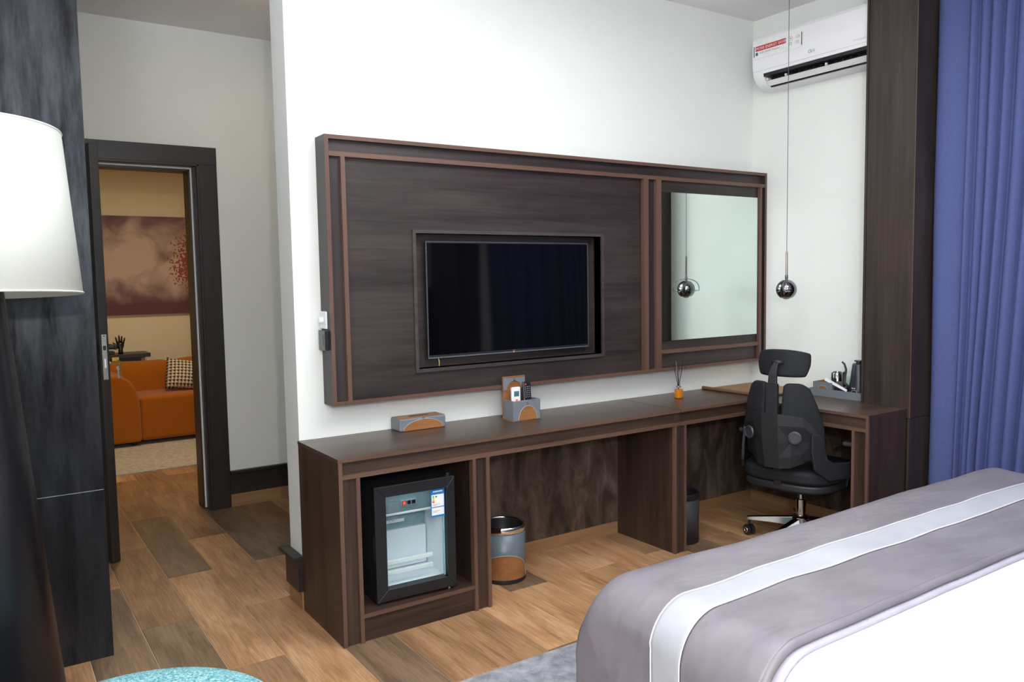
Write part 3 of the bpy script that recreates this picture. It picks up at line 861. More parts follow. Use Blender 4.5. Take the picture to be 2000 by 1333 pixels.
# ------------------------------------------------------------------ waste bins
def waste_bin(loc, label, arc):
    r = thing('waste_bin', label, 'bin', loc, group=None)
    R_, h = 0.106, 0.272
    body = plain('bin_leatherette', lin(96, 106, 116), 0.36, noise_amt=0.10, nscale=150, bump=0.15) if arc else plain('bin_black', lin(58, 58, 62), 0.45)
    obj('base_ring', lathe(B(), [(0, 0), (R_ - 0.006, 0), (R_, 0.004), (R_, 0.020), (R_ - 0.004, 0.022), (0, 0.022)], seg=48), M['black'], r, local=True, smooth=False)
    bd = obj('body', lathe(B(), [(R_ - 0.001, 0.020), (R_ - 0.001, h - 0.034), (R_ - 0.008, h - 0.034), (R_ - 0.008, 0.020)], seg=64, close=True), body, r, local=True, smooth=False)
    for p in bd.data.polygons: p.use_smooth = abs(p.normal.z) < 0.5
    rr = obj('rim_ring', lathe(B(), [(R_ - 0.002, h - 0.034), (R_ + 0.001, h - 0.033), (R_ + 0.001, h - 0.003), (R_ - 0.003, h), (R_ - 0.010, h - 0.004), (R_ - 0.010, h - 0.034)], seg=64, close=True), M['chrome'] if arc else M['black'], r, local=True, smooth=False)
    for p in rr.data.polygons: p.use_smooth = True
    ib = obj('inner_bucket', lathe(B(), [(R_ - 0.009, h - 0.002), (R_ - 0.014, h - 0.03), (R_ - 0.022, 0.04), (0, 0.036)], seg=48), M['black'], r, local=True, smooth=True)
    if arc:
        # amber wood half disc wrapped on the front of the body
        bm = B()
        n = 28
        rad = R_ + 0.0006
        half = 1.28
        cen = math.radians(-118)
        rows = []
        for i in range(n + 1):
            t = -1 + 2 * i / n
            top = 0.022 + 0.118 * math.sqrt(max(0.0, 1 - t * t))
            a = cen + t * half
            rows.append([bm.verts.new((rad * math.cos(a), rad * math.sin(a), z)) for z in (0.021, max(top, 0.0215))])
        for a, b in zip(rows, rows[1:]):
            bm.faces.new((a[0], b[0], b[1], a[1]))
        ap = obj('wood_inlay', bm, M['amber_wood'], r, local=True, smooth=True)
        bm = B()
        pts = [(rad * math.cos(cen + t * half), rad * math.sin(cen + t * half), 0.022 + 0.118 * math.sqrt(max(0, 1 - t * t))) for t in [-1 + 2 * i / 40 for i in range(41)]]
        tube(bm, pts, 0.0014, 6)
        obj('inlay_seam', bm, M['seam'], r, local=True)
        bm = B()
        for q, (da, dz0, dz1) in enumerate(((-0.10, 0.0, 0.012), (-0.05, 0.006, 0.016), (0.0, 0.0, 0.018), (0.05, 0.006, 0.016), (0.10, 0.0, 0.012))):
            a = cen + da
            tube(bm, [((rad + 0.001) * math.cos(a), (rad + 0.001) * math.sin(a), 0.085 + dz0), ((rad + 0.001) * math.cos(a + 0.02), (rad + 0.001) * math.sin(a + 0.02), 0.085 + dz1)], 0.0009, 5)
        obj('emblem', bm, M['gold'], ap, local=True)
    # grip hole in the rim
    a = math.radians(-18)
    bm = lathe(B(), [(0, 0), (0.010, 0), (0.010, 0.0015), (0, 0.0015)], seg=16)
    bm.transform(Matrix.Translation(((R_ + 0.0012) * math.cos(a), (R_ + 0.0012) * math.sin(a), h - 0.018)) @ Matrix.Rotation(a, 4, 'Z') @ Matrix.Rotation(math.pi / 2, 4, 'Y') @ Matrix.Diagonal((0.6, 1.3, 1, 1)))
    obj('grip_hole', bm, M['black'], rr, local=True)
    return r
waste_bin((0.912, -0.195, 0.0), 'round grey waste bin with amber wood arc beside the fridge bay', True)
waste_bin((1.985, -0.300, 0.0), 'plain black waste bin half hidden behind the desk divider', False)

# ------------------------------------------------------------------ items on the desk
def arc_inlay(parent, p0, xd, zd, w, h, name, mat, n=28, depth=0.0008, nrm=(0, -1, 0)):
    """half ellipse plate lying on a plane; p0 = centre of the base line"""
    bm = B()
    p0 = Vector(p0); X = Vector(xd); Z_ = Vector(zd); nv = Vector(nrm)
    pts = [p0 + X * (w / 2 * math.cos(math.pi * i / n)) + Z_ * (h * math.sin(math.pi * i / n)) for i in range(n + 1)]
    A = [bm.verts.new(p + nv * depth) for p in pts]
    C = [bm.verts.new(p) for p in pts]
    bm.faces.new(A)
    bm.faces.new(C[::-1])
    for i in range(len(pts)):
        j = (i + 1) % len(pts)
        bm.faces.new((A[i], C[i], C[j], A[j]))
    o = obj(name, bm, mat, parent)
    bm = B()
    tube(bm, [p + nv * depth for p in pts], 0.0011, 6)
    obj('inlay_seam', bm, M['seam'], parent)
    return o

def buckle(parent, c, w=0.012):
    bm = B()
    for q in range(2):
        z = c[2] - q * 0.008
        box(bm, c[0] - w / 2, c[0] + w / 2, c[1] - 0.0012, c[1], z - 0.0011, z + 0.0011)
    obj('buckle', bm, plain('buckle_dark', (0.05, 0.05, 0.05, 1), 0.3, 0.6), parent)

ZD = 0.7503
tb = thing('tissue_box', 'grey leatherette tissue box with amber wood top and arc', 'tissue box', (0.545, -0.05, ZD))
tx0, tx1, ty0, ty1, tz1 = 0.428, 0.664, -0.104, -0.008, ZD + 0.058
obj('body', bx(tx0, tx1, ty0, ty1, ZD, tz1 - 0.002), M['leather_grey'], tb, bevel=0.006, segs=3)
tl_ = obj('lid', bx(tx0 + 0.004, tx1 - 0.004, ty0 + 0.004, ty1 - 0.004, tz1 - 0.003, tz1), M['amber_wood'], tb, bevel=0.001)
bm = B()
pts = []
cxs, cys, lx, ly = 0.548, -0.055, 0.052, 0.008
for i in range(24):
    a = 2 * math.pi * i / 24
    pts.append((cxs + math.copysign(lx - ly, math.cos(a)) + ly * math.cos(a), cys + ly * math.sin(a)))
extrude(bm, pts, 2, tz1, tz1 + 0.0005)
obj('slot', bm, plain('slot_dark', (0.03, 0.015, 0.008, 1), 0.8), tl_)
ta = arc_inlay(tb, (0.548, ty0 - 0.0002, ZD + 0.002), (1, 0, 0), (0, 0, 1), 0.200, 0.046, 'wood_inlay', M['amber_wood'])
buckle(tb, (0.548, ty0, tz1 - 0.004))
bm = bx(0.5472, 0.5488, ty0 - 0.0018, ty0 - 0.001, ZD + 0.022, ZD + 0.034); box(bm, 0.542, 0.554, ty0 - 0.0018, ty0 - 0.001, ZD + 0.014, ZD + 0.0155)
obj('emblem', bm, M['gold'], ta)

rh = thing('remote_holder', 'grey leatherette remote holder with amber wood backboard', 'holder', (1.05, -0.16, ZD))
hx0, hx1, hy0, hy1 = 0.973, 1.131, -0.212, -0.128
zt_ = ZD + 0.098
# pocket walls (open box)
obj('pocket_front', bx(hx0, hx1, hy0, hy0 + 0.006, ZD, zt_), M['leather_grey'], rh, bevel=0.0025)
obj('pocket_side', bx(hx0, hx0 + 0.006, hy0 + 0.006, hy1, ZD, zt_), M['leather_grey'], rh, bevel=0.002)
obj('pocket_side', bx(hx1 - 0.006, hx1, hy0 + 0.006, hy1, ZD, zt_), M['leather_grey'], rh, bevel=0.002)
obj('pocket_base', bx(hx0 - 0.006, hx1 + 0.003, hy0 + 0.001, hy1 + 0.012, ZD, ZD + 0.004), M['amber_wood'], rh)
obj('pocket_partition', bx(1.052, 1.056, hy0 + 0.006, hy1, ZD + 0.004, zt_ - 0.012), M['leather_grey'], rh)
bb = obj('backboard', bx(hx0 - 0.004, 1.100, hy1, hy1 + 0.008, ZD + 0.004, ZD + 0.208), M['amber_wood'], rh, bevel=0.001)
# grey cap on backboard with arched cut
bm = B()
cx, w2, zc0, zc1 = 1.034, 0.063, ZD + 0.142, ZD + 0.200
n = 20
arc = [(cx + 0.042 * math.cos(math.pi * i / n), zc0 + 0.043 * math.sin(math.pi * i / n)) for i in range(n + 1)]
poly = [(cx - w2, zc0), (cx - w2, zc1), (cx + w2, zc1), (cx + w2, zc0)] + arc
extrude(bm, poly, 1, hy1 - 0.003, hy1 - 0.0002)
obj('backboard_cap', bm, M['leather_grey'], rh)
hi_ = arc_inlay(rh, (1.056, hy0 - 0.0002, ZD + 0.003), (1, 0, 0), (0, 0, 1), 0.108, 0.068, 'wood_inlay', M['amber_wood'])
buckle(rh, (1.053, hy0, zt_ - 0.012))
buckle(rh, (cx, hy1 - 0.003, zc1 - 0.006))
bm = bx(1.0545, 1.0560, hy0 - 0.0018, hy0 - 0.001, ZD + 0.042, ZD + 0.050); box(bm, 1.047, 1.063, hy0 - 0.0018, hy0 - 0.001, ZD + 0.033, ZD + 0.0345)
obj('emblem', bm, M['gold'], hi_)

ar = thing('air_conditioner_remote', 'white remote with small display standing in the holder', 'remote', (1.013, -0.165, ZD + 0.006))
obj('case', bx(0.990, 1.041, -0.176, -0.160, ZD + 0.006, ZD + 0.160), M['white'], ar, bevel=0.006, segs=3)
obj('display', bx(1.002, 1.030, -0.1768, -0.176, ZD + 0.115, ZD + 0.140), plain('lcd', lin(70, 110, 112), 0.25), ar)
obj('button', bx(1.011, 1.022, -0.1775, -0.176, ZD + 0.091, ZD + 0.101), plain('orange_button', lin(240, 110, 40), 0.5), ar, bevel=0.001)
trm = thing('television_remote', 'black television remote with red power key in the holder', 'remote', (1.09, -0.165, ZD + 0.006))
trm_m = Matrix.Translation((1.090, -0.165, ZD + 0.006)) @ Matrix.Rotation(math.radians(-3), 4, 'Y')
bm = bx(-0.021, 0.021, -0.008, 0.008, 0, 0.175); bm.transform(trm_m); obj('case', bm, M['black'], trm, bevel=0.003)
bm = bx(-0.0215, -0.0185, -0.0088, 0.0, 0.002, 0.173); bm.transform(trm_m); obj('side_edge', bm, plain('remote_grey', (0.12, 0.13, 0.15, 1), 0.3), trm)
bm = lathe(B(), [(0, 0), (0.0042, 0), (0.0042, 0.0012), (0, 0.0012)], seg=14); bm.transform(trm_m @ Matrix.Translation((-0.010, -0.008, 0.163)) @ Matrix.Rotation(math.pi / 2, 4, 'X')); obj('power_key', bm, plain('red_key', lin(225, 60, 60), 0.5), trm)
kg = plain('key_white', (0.55, 0.56, 0.58, 1), 0.6)
for rr in range(6):
    for cc in range(3):
        bm = bx(-0.0125 + cc * 0.0105, -0.0095 + cc * 0.0105, -0.0092, -0.008, 0.149 - rr * 0.010, 0.152 - rr * 0.010); bm.transform(trm_m)
        obj('key', bm, kg, trm)
bm = B()
pts = []
for i in range(60):
    a = i / 59 * 2 * math.pi * 2.5
    pts.append((1.060 + 0.009 * math.sin(a) + 0.0015 * math.sin(3 * a), -0.163 + 0.003 * math.cos(2 * a) + 0.0015 * (i / 30 - 1), ZD + 0.098 + 0.048 * math.cos(a) * (1 - 0.12 * math.sin(1.7 * a))))
tube(bm, pts, 0.0022, 6)
tag(obj('coiled_cable', bm, M['black'], None), 'coiled black cable tucked between the two remotes', 'cable')

# reed diffuser
rd = thing('reed_diffuser', 'round glass reed diffuser with amber oil and dark sticks', 'diffuser', (2.112, -0.172, ZD))
glass_b = M['glass']
obj('bottle', lathe(B(), [(0, 0.0005), (0.023, 0.0005), (0.025, 0.004), (0.025, 0.046), (0.022, 0.058), (0.012, 0.066), (0.010, 0.076), (0.012, 0.078)], 0, 0, 32), glass_b, rd, local=True, smooth=True)
obj('oil', lathe(B(), [(0, 0.003), (0.0225, 0.003), (0.0235, 0.006), (0.0235, 0.050), (0, 0.050)], 0, 0, 32), plain('amber_oil', lin(236, 138, 16), 0.15, noise_amt=0.1, nscale=30, Transmission_Weight=0.35), rd, local=True, smooth=False)
bm = B()
rows = []
for i in range(9):
    a = math.radians(-62 + i * 6.5)
    rows.append([bm.verts.new((0.0254 * math.cos(a), 0.0254 * math.sin(a), z)) for z in (0.012, 0.048)])
for a, b in zip(rows, rows[1:]):
    bm.faces.new((a[0], b[0], b[1], a[1]))
lb_ = obj('paper_label', bm, M['white'], rd, local=True, smooth=True)
for q, (dx, dy, hgt) in enumerate(((-0.036, 0.004, 0.190), (-0.022, -0.012, 0.186), (-0.010, 0.010, 0.205), (0.030, -0.006, 0.200), (0.040, 0.008, 0.192), (0.018, 0.014, 0.185))):
    f = -0.30
    obj('reed', tube(B(), [(dx * f, dy * f, 0.010), (dx, dy, hgt)], 0.0016, 6), M['black'] if q != 2 else plain('grey_reed', (0.18, 0.17, 0.18, 1), 0.6), rd, local=True)
obj('neck_band', lathe(B(), [(0.0125, 0.060), (0.0135, 0.061), (0.0125, 0.068)], 0, 0, 24), M['steel'], rd, local=True, smooth=True)

# leather desk mat
mt_ = plain('tan_leather', lin(150, 112, 78), 0.55, noise_amt=0.12, nscale=90, bump=0.2)
dm = thing('desk_mat', 'tan leather desk mat with rolled edge in the desk corner', 'desk mat', (2.70, -0.23, ZD))
obj('sheet', bx(2.475, 2.905, -0.455, -0.018, ZD, ZD + 0.004), mt_, dm, bevel=0.0015)
obj('rolled_edge', tube(B(), [(2.472, -0.455, ZD + 0.010), (2.472, -0.018, ZD + 0.010)], 0.010, 12), plain('brown_leather', lin(104, 76, 54), 0.55, noise_amt=0.12, nscale=90), dm)
obj('rolled_edge', tube(B(), [(2.482, -0.462, ZD + 0.009), (2.905, -0.462, ZD + 0.009)], 0.009, 12), mt_, dm)

# ------------------------------------------------------------------ hospitality tray
tr_ = thing('serving_tray', 'grey leatherette tray near the pillar on the corner desk', 'tray', (2.84, -0.73, ZD))
vx0, vx1, vy0, vy1 = 2.752, 2.920, -0.878, -0.555
lg = M['leather_grey']
obj('tray_base', bx(vx0, vx1, vy0, vy1, ZD, ZD + 0.006), lg, tr_)
obj('tray_wall', bx(vx0, vx0 + 0.006, vy0, vy1, ZD + 0.006, ZD + 0.042), lg, tr_)
obj('tray_wall', bx(vx1 - 0.006, vx1, vy0, vy1, ZD + 0.006, ZD + 0.042), lg, tr_)
obj('tray_wall', bx(vx0 + 0.006, vx1 - 0.006, vy0, vy0 + 0.006, ZD + 0.006, ZD + 0.042), lg, tr_)
obj('tray_wall', bx(vx0 + 0.006, vx1 - 0.006, vy1 - 0.006, vy1, ZD + 0.006, ZD + 0.042), lg, tr_)
obj('corner_edge', bx(vx0 - 0.0006, vx0 + 0.0008, vy0 - 0.0006, vy0 + 0.0016, ZD, ZD + 0.042), M['seam'], tr_)
cb = thing('tea_caddy', 'open grey caddy box with wood arc in the tray', 'box', (2.80, -0.63, ZD + 0.006))
q0, q1, r0, r1, s0, s1 = 2.764, 2.862, -0.690, -0.570, ZD + 0.0065, ZD + 0.078
obj('caddy_wall', bx(q0, q0 + 0.005, r0, r1, s0, s1), lg, cb)
obj('caddy_wall', bx(q1 - 0.005, q1, r0, r1, s0, s1), M['amber_wood'], cb)
obj('caddy_wall', bx(q0 + 0.005, q1 - 0.005, r0, r0 + 0.005, s0, s1), lg, cb)
obj('caddy_wall', bx(q0 + 0.005, q1 - 0.005, r1 - 0.005, r1, s0, s1), M['amber_wood'], cb)
obj('caddy_base', bx(q0 + 0.005, q1 - 0.005, r0 + 0.005, r1 - 0.005, s0, s0 + 0.02), M['amber_wood'], cb)
arc_inlay(cb, (q0, -0.632, s0 + 0.028), (0, 1, 0), (0, 0, 1), 0.062, 0.024, 'wood_inlay', M['amber_wood'], nrm=(-1, 0, 0))
def cup(loc, label):
    r = thing('cup', label, 'cup', loc)
    o = obj('body', lathe(B(), [(0, 0.001), (0.036, 0.001), (0.037, 0.004), (0.031, 0.082), (0.029, 0.084), (0.0, 0.084)], 0, 0, 32), M['dark_chrome'], r, local=True, smooth=False)
    for p in o.data.polygons: p.use_smooth = abs(p.normal.z) < 0.6
    obj('foot_ring', lathe(B(), [(0.022, 0.084), (0.024, 0.088), (0.020, 0.088)], 0, 0, 24), M['dark_chrome'], r, local=True, smooth=True)
    return r
cup((2.885, -0.640, ZD + 0.040), 'dark metallic cup turned upside down behind the caddy')
obj_cupstand = thing('saucer', 'low black stand under the upturned metallic cup', 'saucer', (2.885, -0.66, ZD + 0.006))
obj('plate', lathe(B(), [(0, 0.001), (0.028, 0.001), (0.026, 0.020), (0.0265, 0.033), (0, 0.033)], 0, 0.02, 28), M['black'], obj_cupstand, local=True, smooth=False)
gl = thing('drinking_glass', 'clear drinking glass beside the kettle in the tray', 'glass', (2.866, -0.728, ZD + 0.0065))
obj('tumbler', lathe(B(), [(0, 0.001), (0.026, 0.001), (0.029, 0.01), (0.034, 0.128), (0.032, 0.128), (0.027, 0.014), (0, 0.012)], 0, 0, 32), M['glass'], gl, local=True, smooth=True)
obj('rim', lathe(B(), [(0.034, 0.127), (0.0345, 0.129), (0.032, 0.129), (0.032, 0.127)], 0, 0, 32, close=True), plain('glass_rim', (0.5, 0.55, 0.56, 1), 0.15), gl, local=True, smooth=True)
sp = thing('sachet', 'long white paper sachet leaning on the tray rim', 'sachet', (2.79, -0.72, ZD + 0.04))
bm = B()
A = Vector((2.775, -0.640, ZD + 0.096)); Bv = Vector((2.757, -0.785, ZD + 0.046))
dv = (Bv - A).normalized(); sv = Vector((0.25, 0, 1)).cross(dv).normalized(); nv_ = dv.cross(sv)
for s0_, s1_ in ((0, 1),):
    c = [A + nv_ * 0.009, A - nv_ * 0.009, Bv - nv_ * 0.006, Bv + nv_ * 0.006]
    a = [bm.verts.new(p - sv * 0.0012) for p in c]
    b = [bm.verts.new(p + sv * 0.0012) for p in c]
    bm.faces.new(a); bm.faces.new(b[::-1])
    for i in range(4):
        bm.faces.new((a[i], a[(i + 1) % 4], b[(i + 1) % 4], b[i]))
obj('paper', bm, M['white'], sp)
bk = thing('black_box', 'small black box standing in the middle of the tray', 'box', (2.80, -0.735, ZD + 0.006))
obj('carton', bx(2.768, 2.806, -0.776, -0.700, ZD + 0.0065, ZD + 0.058), M['black'], bk, bevel=0.002)
obj('flap', bx(2.768, 2.806, -0.776, -0.700, ZD + 0.058, ZD + 0.0595), plain('carton_lid', (0.05, 0.03, 0.025, 1), 0.5), bk)
kt_ = thing('kettle', 'matt black gooseneck kettle standing at the tray end', 'kettle', (2.818, -0.814, ZD + 0.0065))
kb = plain('kettle_black', (0.020, 0.024, 0.032, 1), 0.35, noise_amt=0.08)
obj('base', lathe(B(), [(0, 0.0005), (0.050, 0.0005), (0.052, 0.006), (0.052, 0.020), (0, 0.020)], 0, 0, 40), M['black'], kt_, local=True)
ob = obj('body', lathe(B(), [(0, 0.021), (0.047, 0.021), (0.050, 0.026), (0.049, 0.045), (0.040, 0.115), (0.033, 0.178), (0.029, 0.186), (0.0, 0.186)], 0, 0, 48), kb, kt_, local=True, smooth=False)
for p in ob.data.polygons: p.use_smooth = abs(p.normal.z) < 0.7
ob = obj('lid', lathe(B(), [(0, 0.186), (0.014, 0.187), (0.013, 0.194), (0.024, 0.198), (0.023, 0.203), (0, 0.204)], 0, 0, 32), M['black'], kt_, local=True, smooth=False)
obj('spout', tube(B(), [(-0.028, 0.034, 0.050), (-0.034, 0.060, 0.075), (-0.030, 0.062, 0.110), (-0.026, 0.058, 0.150), (-0.030, 0.066, 0.180), (-0.034, 0.078, 0.192)], [0.008, 0.0075, 0.0065, 0.006, 0.0055, 0.005], 12), kb, kt_, local=True, smooth=True)
obj('handle', tube(B(), [(0.0, -0.034, 0.165), (0.0, -0.058, 0.170), (0.0, -0.066, 0.150), (0.0, -0.062, 0.080)], 0.008, 10), M['black'], kt_, local=True, smooth=True)
bm = bx(-0.0492, -0.0484, -0.012, -0.004, 0.052, 0.058); box(bm, -0.0488, -0.0480, 0.000, 0.008, 0.052, 0.058)
obj('marking', bm, plain('marking_grey', (0.5, 0.5, 0.52, 1), 0.5), kt_, local=True)
obj('power_cord', tube(B(), [(-0.046, 0.020, 0.010), (-0.054, 0.012, 0.030), (-0.056, -0.005, 0.046), (-0.055, -0.022, 0.044), (-0.050, -0.030, 0.012)], 0.0025, 8), plain('cord_grey', (0.2, 0.2, 0.21, 1), 0.5), kt_, local=True, smooth=True)

# ------------------------------------------------------------------ air conditioner
ac = thing('air_conditioner', 'white split air conditioner with red energy sticker on the wall', 'air conditioner', (2.83, -0.53, 2.51))
AY0, AY1 = -0.898, -0.156      # right end hidden by pillar, left end
def prof_full():
    return [(XR, 2.516), (XR, 2.812), (XR - 0.165, 2.812), (XR - 0.188, 2.804), (XR - 0.198, 2.785), (XR - 0.201, 2.70), (XR - 0.198, 2.625), (XR - 0.188, 2.585), (XR - 0.165, 2.550), (XR - 0.130, 2.526), (XR - 0.090, 2.516)]
def prof_mid():
    return [(XR, 2.516), (XR, 2.812), (XR - 0.165, 2.812), (XR - 0.188, 2.804), (XR - 0.198, 2.785), (XR - 0.201, 2.70), (XR - 0.198, 2.625), (XR - 0.190, 2.592), (XR - 0.110, 2.592), (XR - 0.095, 2.555), (XR - 0.108, 2.5205), (XR - 0.090, 2.516)]
obj('end_cap', extrude(B(), prof_full(), 1, AY1 - 0.070, AY1), M['white'], ac, bevel=0.006, segs=3)
obj('end_cap', extrude(B(), prof_full(), 1, AY0, AY0 + 0.020), M['white'], ac)
obj('casing', extrude(B(), prof_mid(), 1, AY0 + 0.020, AY1 - 0.070), M['white'], ac)
# dark inside of the air outlet
obj('air_outlet', bx(XR - 0.184, XR - 0.111, AY0 + 0.021, AY1 - 0.0705, 2.575, 2.5915), M['black'], ac)
obj('outlet_back', extrude(B(), [(XR - 0.114, 2.5915), (XR - 0.099, 2.556), (XR - 0.111, 2.522), (XR - 0.118, 2.524), (XR - 0.110, 2.556), (XR - 0.122, 2.590)], 1, AY0 + 0.021, AY1 - 0.0705), M['black'], ac)
obj('louver', extrude(B(), [(XR - 0.168, 2.549), (XR - 0.164, 2.552), (XR - 0.134, 2.531), (XR - 0.136, 2.526)], 1, AY0 + 0.024, AY1 - 0.074), M['white'], ac)
for yy in (AY1 - 0.080, -0.36, -0.62):
    obj('louver_clip', bx(XR - 0.162, XR - 0.150, yy - 0.004, yy + 0.004, 2.555, 2.568), M['white'], ac)
for i in range(14):
    yy = AY1 - 0.10 - i * 0.046
    obj('vane', bx(XR - 0.150, XR - 0.118, yy - 0.001, yy + 0.001, 2.540, 2.574), M['black_soft'], ac)
obj('panel_seam', bx(XR - 0.1993, XR - 0.1985, AY0 + 0.001, AY1 - 0.004, 2.6085, 2.6095), plain('seam_grey', (0.45, 0.45, 0.46, 1), 0.6), ac)
xf = XR - 0.2018
tred = plain('sticker_red', lin(188, 36, 46), 0.5)
tgrey = plain('sticker_grey', lin(120, 118, 122), 0.6)
tdark = plain('sticker_slate', lin(66, 84, 92), 0.6)
def sticker(name, y0, y1, z0, z1, mat, dx=0.0, parent=ac):
    return obj(name, bx(xf - 0.0006 - dx, xf - dx + 0.0, min(y0, y1), max(y0, y1), z0, z1), mat, parent)
film = sticker('sticker', -0.168, -0.500, 2.678, 2.765, plain('sticker_film', (0.80, 0.80, 0.81, 1), 0.4))
sticker('sticker_bar', -0.170, -0.176, 2.692, 2.752, tdark, 0.0008, film)
sticker('sticker_bar', -0.494, -0.499, 2.688, 2.757, tdark, 0.0008, film)
sticker('sticker_banner', -0.184, -0.392, 2.722, 2.750, tred, 0.0008, film)
text_obj('sticker_text', 'MORE ENERGY SAVING', 0.0218, (xf - 0.0015, -0.188, 2.7285), (0, -1, 0), (0, 0, 1), M['white'], film)
text_obj('sticker_text', 'with DUAL Inverter', 0.0170, (xf - 0.0008, -0.214, 2.704), (0, -1, 0), (0, 0, 1), tgrey, film)
sticker('sticker_logo', -0.184, -0.200, 2.698, 2.715, plain('sticker_green', lin(20, 96, 88), 0.5), 0.0008, film)
for yc, ring in ((-0.424, 1), (-0.470, 0)):
    bm = B()
    if ring:
        tube(bm, [(xf - 0.001, yc + 0.012 * math.cos(a), 2.739 + 0.012 * math.sin(a)) for a in [i * 2 * math.pi / 24 for i in range(25)]], 0.0006, 5, False)
        box(bm, xf - 0.0016, xf - 0.0008, yc - 0.005, yc + 0.005, 2.738, 2.740)
        box(bm, xf - 0.0016, xf - 0.0008, yc - 0.001, yc + 0.001, 2.734, 2.744)
    else:
        pts = [(0.010, 2.735), (0.010, 2.743), (0.003, 2.743), (-0.004, 2.750), (-0.004, 2.728), (0.003, 2.735)]
        tube(bm, [(xf - 0.001, yc + a, z) for a, z in pts + pts[:1]], 0.0006, 5, False)
        box(bm, xf - 0.0016, xf - 0.0008, yc - 0.012, yc - 0.010, 2.733, 2.746)
    for q in range(3):
        box(bm, xf - 0.0016, xf - 0.0008, yc - 0.010, yc + 0.010, 2.716 - q * 0.006, 2.7175 - q * 0.006)
    obj('sticker_icon', bm, tgrey, film)
text_obj('brand_mark', 'LG', 0.020, (XR - 0.2012, -0.556, 2.634), (0, -1, 0), (0, 0, 1), tgrey, ac)
bm = B()
tube(bm, [(XR - 0.2008, -0.546 + 0.0075 * math.cos(a), 2.641 + 0.0075 * math.sin(a)) for a in [i * 2 * math.pi / 20 for i in range(21)]], 0.0011, 5, False)
obj('brand_emblem', bm, tgrey, ac)
text_obj('model_mark', 'DUAL Inverter', 0.012, (XR - 0.2010, -0.805, 2.628), (0, -1, 0), (0, 0, 1), plain('faint_print', lin(190, 190, 194), 0.6), ac)

# ------------------------------------------------------------------ pendant lamp
pn = thing('pendant_lamp', 'small dark chrome ball pendant lamp on a thin wire', 'lamp', (2.640, -0.480, 1.29))
px_, py_ = 2.640, -0.480
obj('ceiling_cup', lathe(B(), [(0, H), (0.04, H), (0.038, H - 0.02), (0, H - 0.024)], px_, py_, 28), M['chrome'], pn)
obj('wire', tube(B(), [(px_, py_, H - 0.02), (px_, py_, 1.558)], 0.0016, 8), plain('wire_grey', (0.10, 0.11, 0.12, 1), 0.5), pn)
obj('rod', lathe(B(), [(0.0, 1.562), (0.003, 1.558), (0.0055, 1.550), (0.0055, 1.424), (0, 1.424)], px_, py_, 14), plain('rod_bronze', (0.20, 0.15, 0.14, 1), 0.25, 0.8), pn)
obj('socket', lathe(B(), [(0, 1.426), (0.0085, 1.426), (0.0085, 1.404), (0.0065, 1.402), (0.0065, 1.386), (0, 1.386)], px_, py_, 18), M['dark_chrome'], pn)
R0 = 0.0560
prof = [(0, 1.345 + R0)]
for i in range(1, 22):
    a = math.pi * i / 26
    prof.append((R0 * math.sin(a), 1.345 + R0 * math.cos(a)))
prof.append((R0 * math.sin(math.pi * 21 / 26) - 0.004, prof[-1][1] + 0.003))
obj('ball_shade', lathe(B(), prof, px_, py_, 40), M['dark_chrome'], pn, smooth=True)
obj('lens', lathe(B(), [(0.0, 1.290), (0.012, 1.2915), (0.020, 1.296), (0.024, 1.303), (0, 1.306)], px_, py_, 28), plain('lens_grey', (0.45, 0.42, 0.40, 1), 0.2, 0.3), pn, smooth=True)
bm = B()
yd = Vector((math.cos(math.radians(70)), math.sin(math.radians(70)), 0))
yd = Vector((0.82, -0.57, 0)).cross(Vector((0, 0, 1)))      # yoke plane runs along the viewing line
yd = Vector((0.80, 0.60, 0))
pts = []
for i in range(25):
    a = math.pi * i / 24
    pts.append(Vector((px_, py_, 1.343)) + yd * (0.082 * math.cos(a)) + Vector((0, 0, 0.068 * math.sin(a) ** 0.8)))
pts = [Vector((px_, py_, 1.337)) + yd * 0.060] + [pts[0] + Vector((0, 0, -0.006))] + pts[1:-1] + [pts[-1] + Vector((0, 0, -0.006))] + [Vector((px_, py_, 1.337)) - yd * 0.060]
obj('yoke', tube(bm, pts, 0.0022, 8), M['dark_chrome'], pn, smooth=True)
for s in (-1, 1):
    bm = lathe(B(), [(0, 0), (0.005, 0), (0.005, 0.012), (0, 0.012)], 0, 0, 12)
    d = yd * s
    bm.transform(Matrix.Translation(Vector((px_, py_, 1.337)) + d * 0.052) @ d.to_track_quat('Z', 'Y').to_matrix().to_4x4())
    obj('pivot_knob', bm, M['dark_chrome'], pn)

# ------------------------------------------------------------------ office chair
CH = (2.468, -0.716, 0.0)
ch = thing('office_chair', 'black ergonomic office chair with headrest at the corner desk', 'chair', CH, math.radians(10))
fab = noise_ramp('black_mesh_fabric', [(0.3, (0.006, 0.007, 0.009, 1)), (0.7, (0.014, 0.015, 0.019, 1))], 380.0, 2, 0.75, bump=0.3, spec=0.35, bump_dist=0.001)
shl = plain('chair_shell', (0.016, 0.017, 0.020, 1), 0.5, noise_amt=0.08, nscale=200)
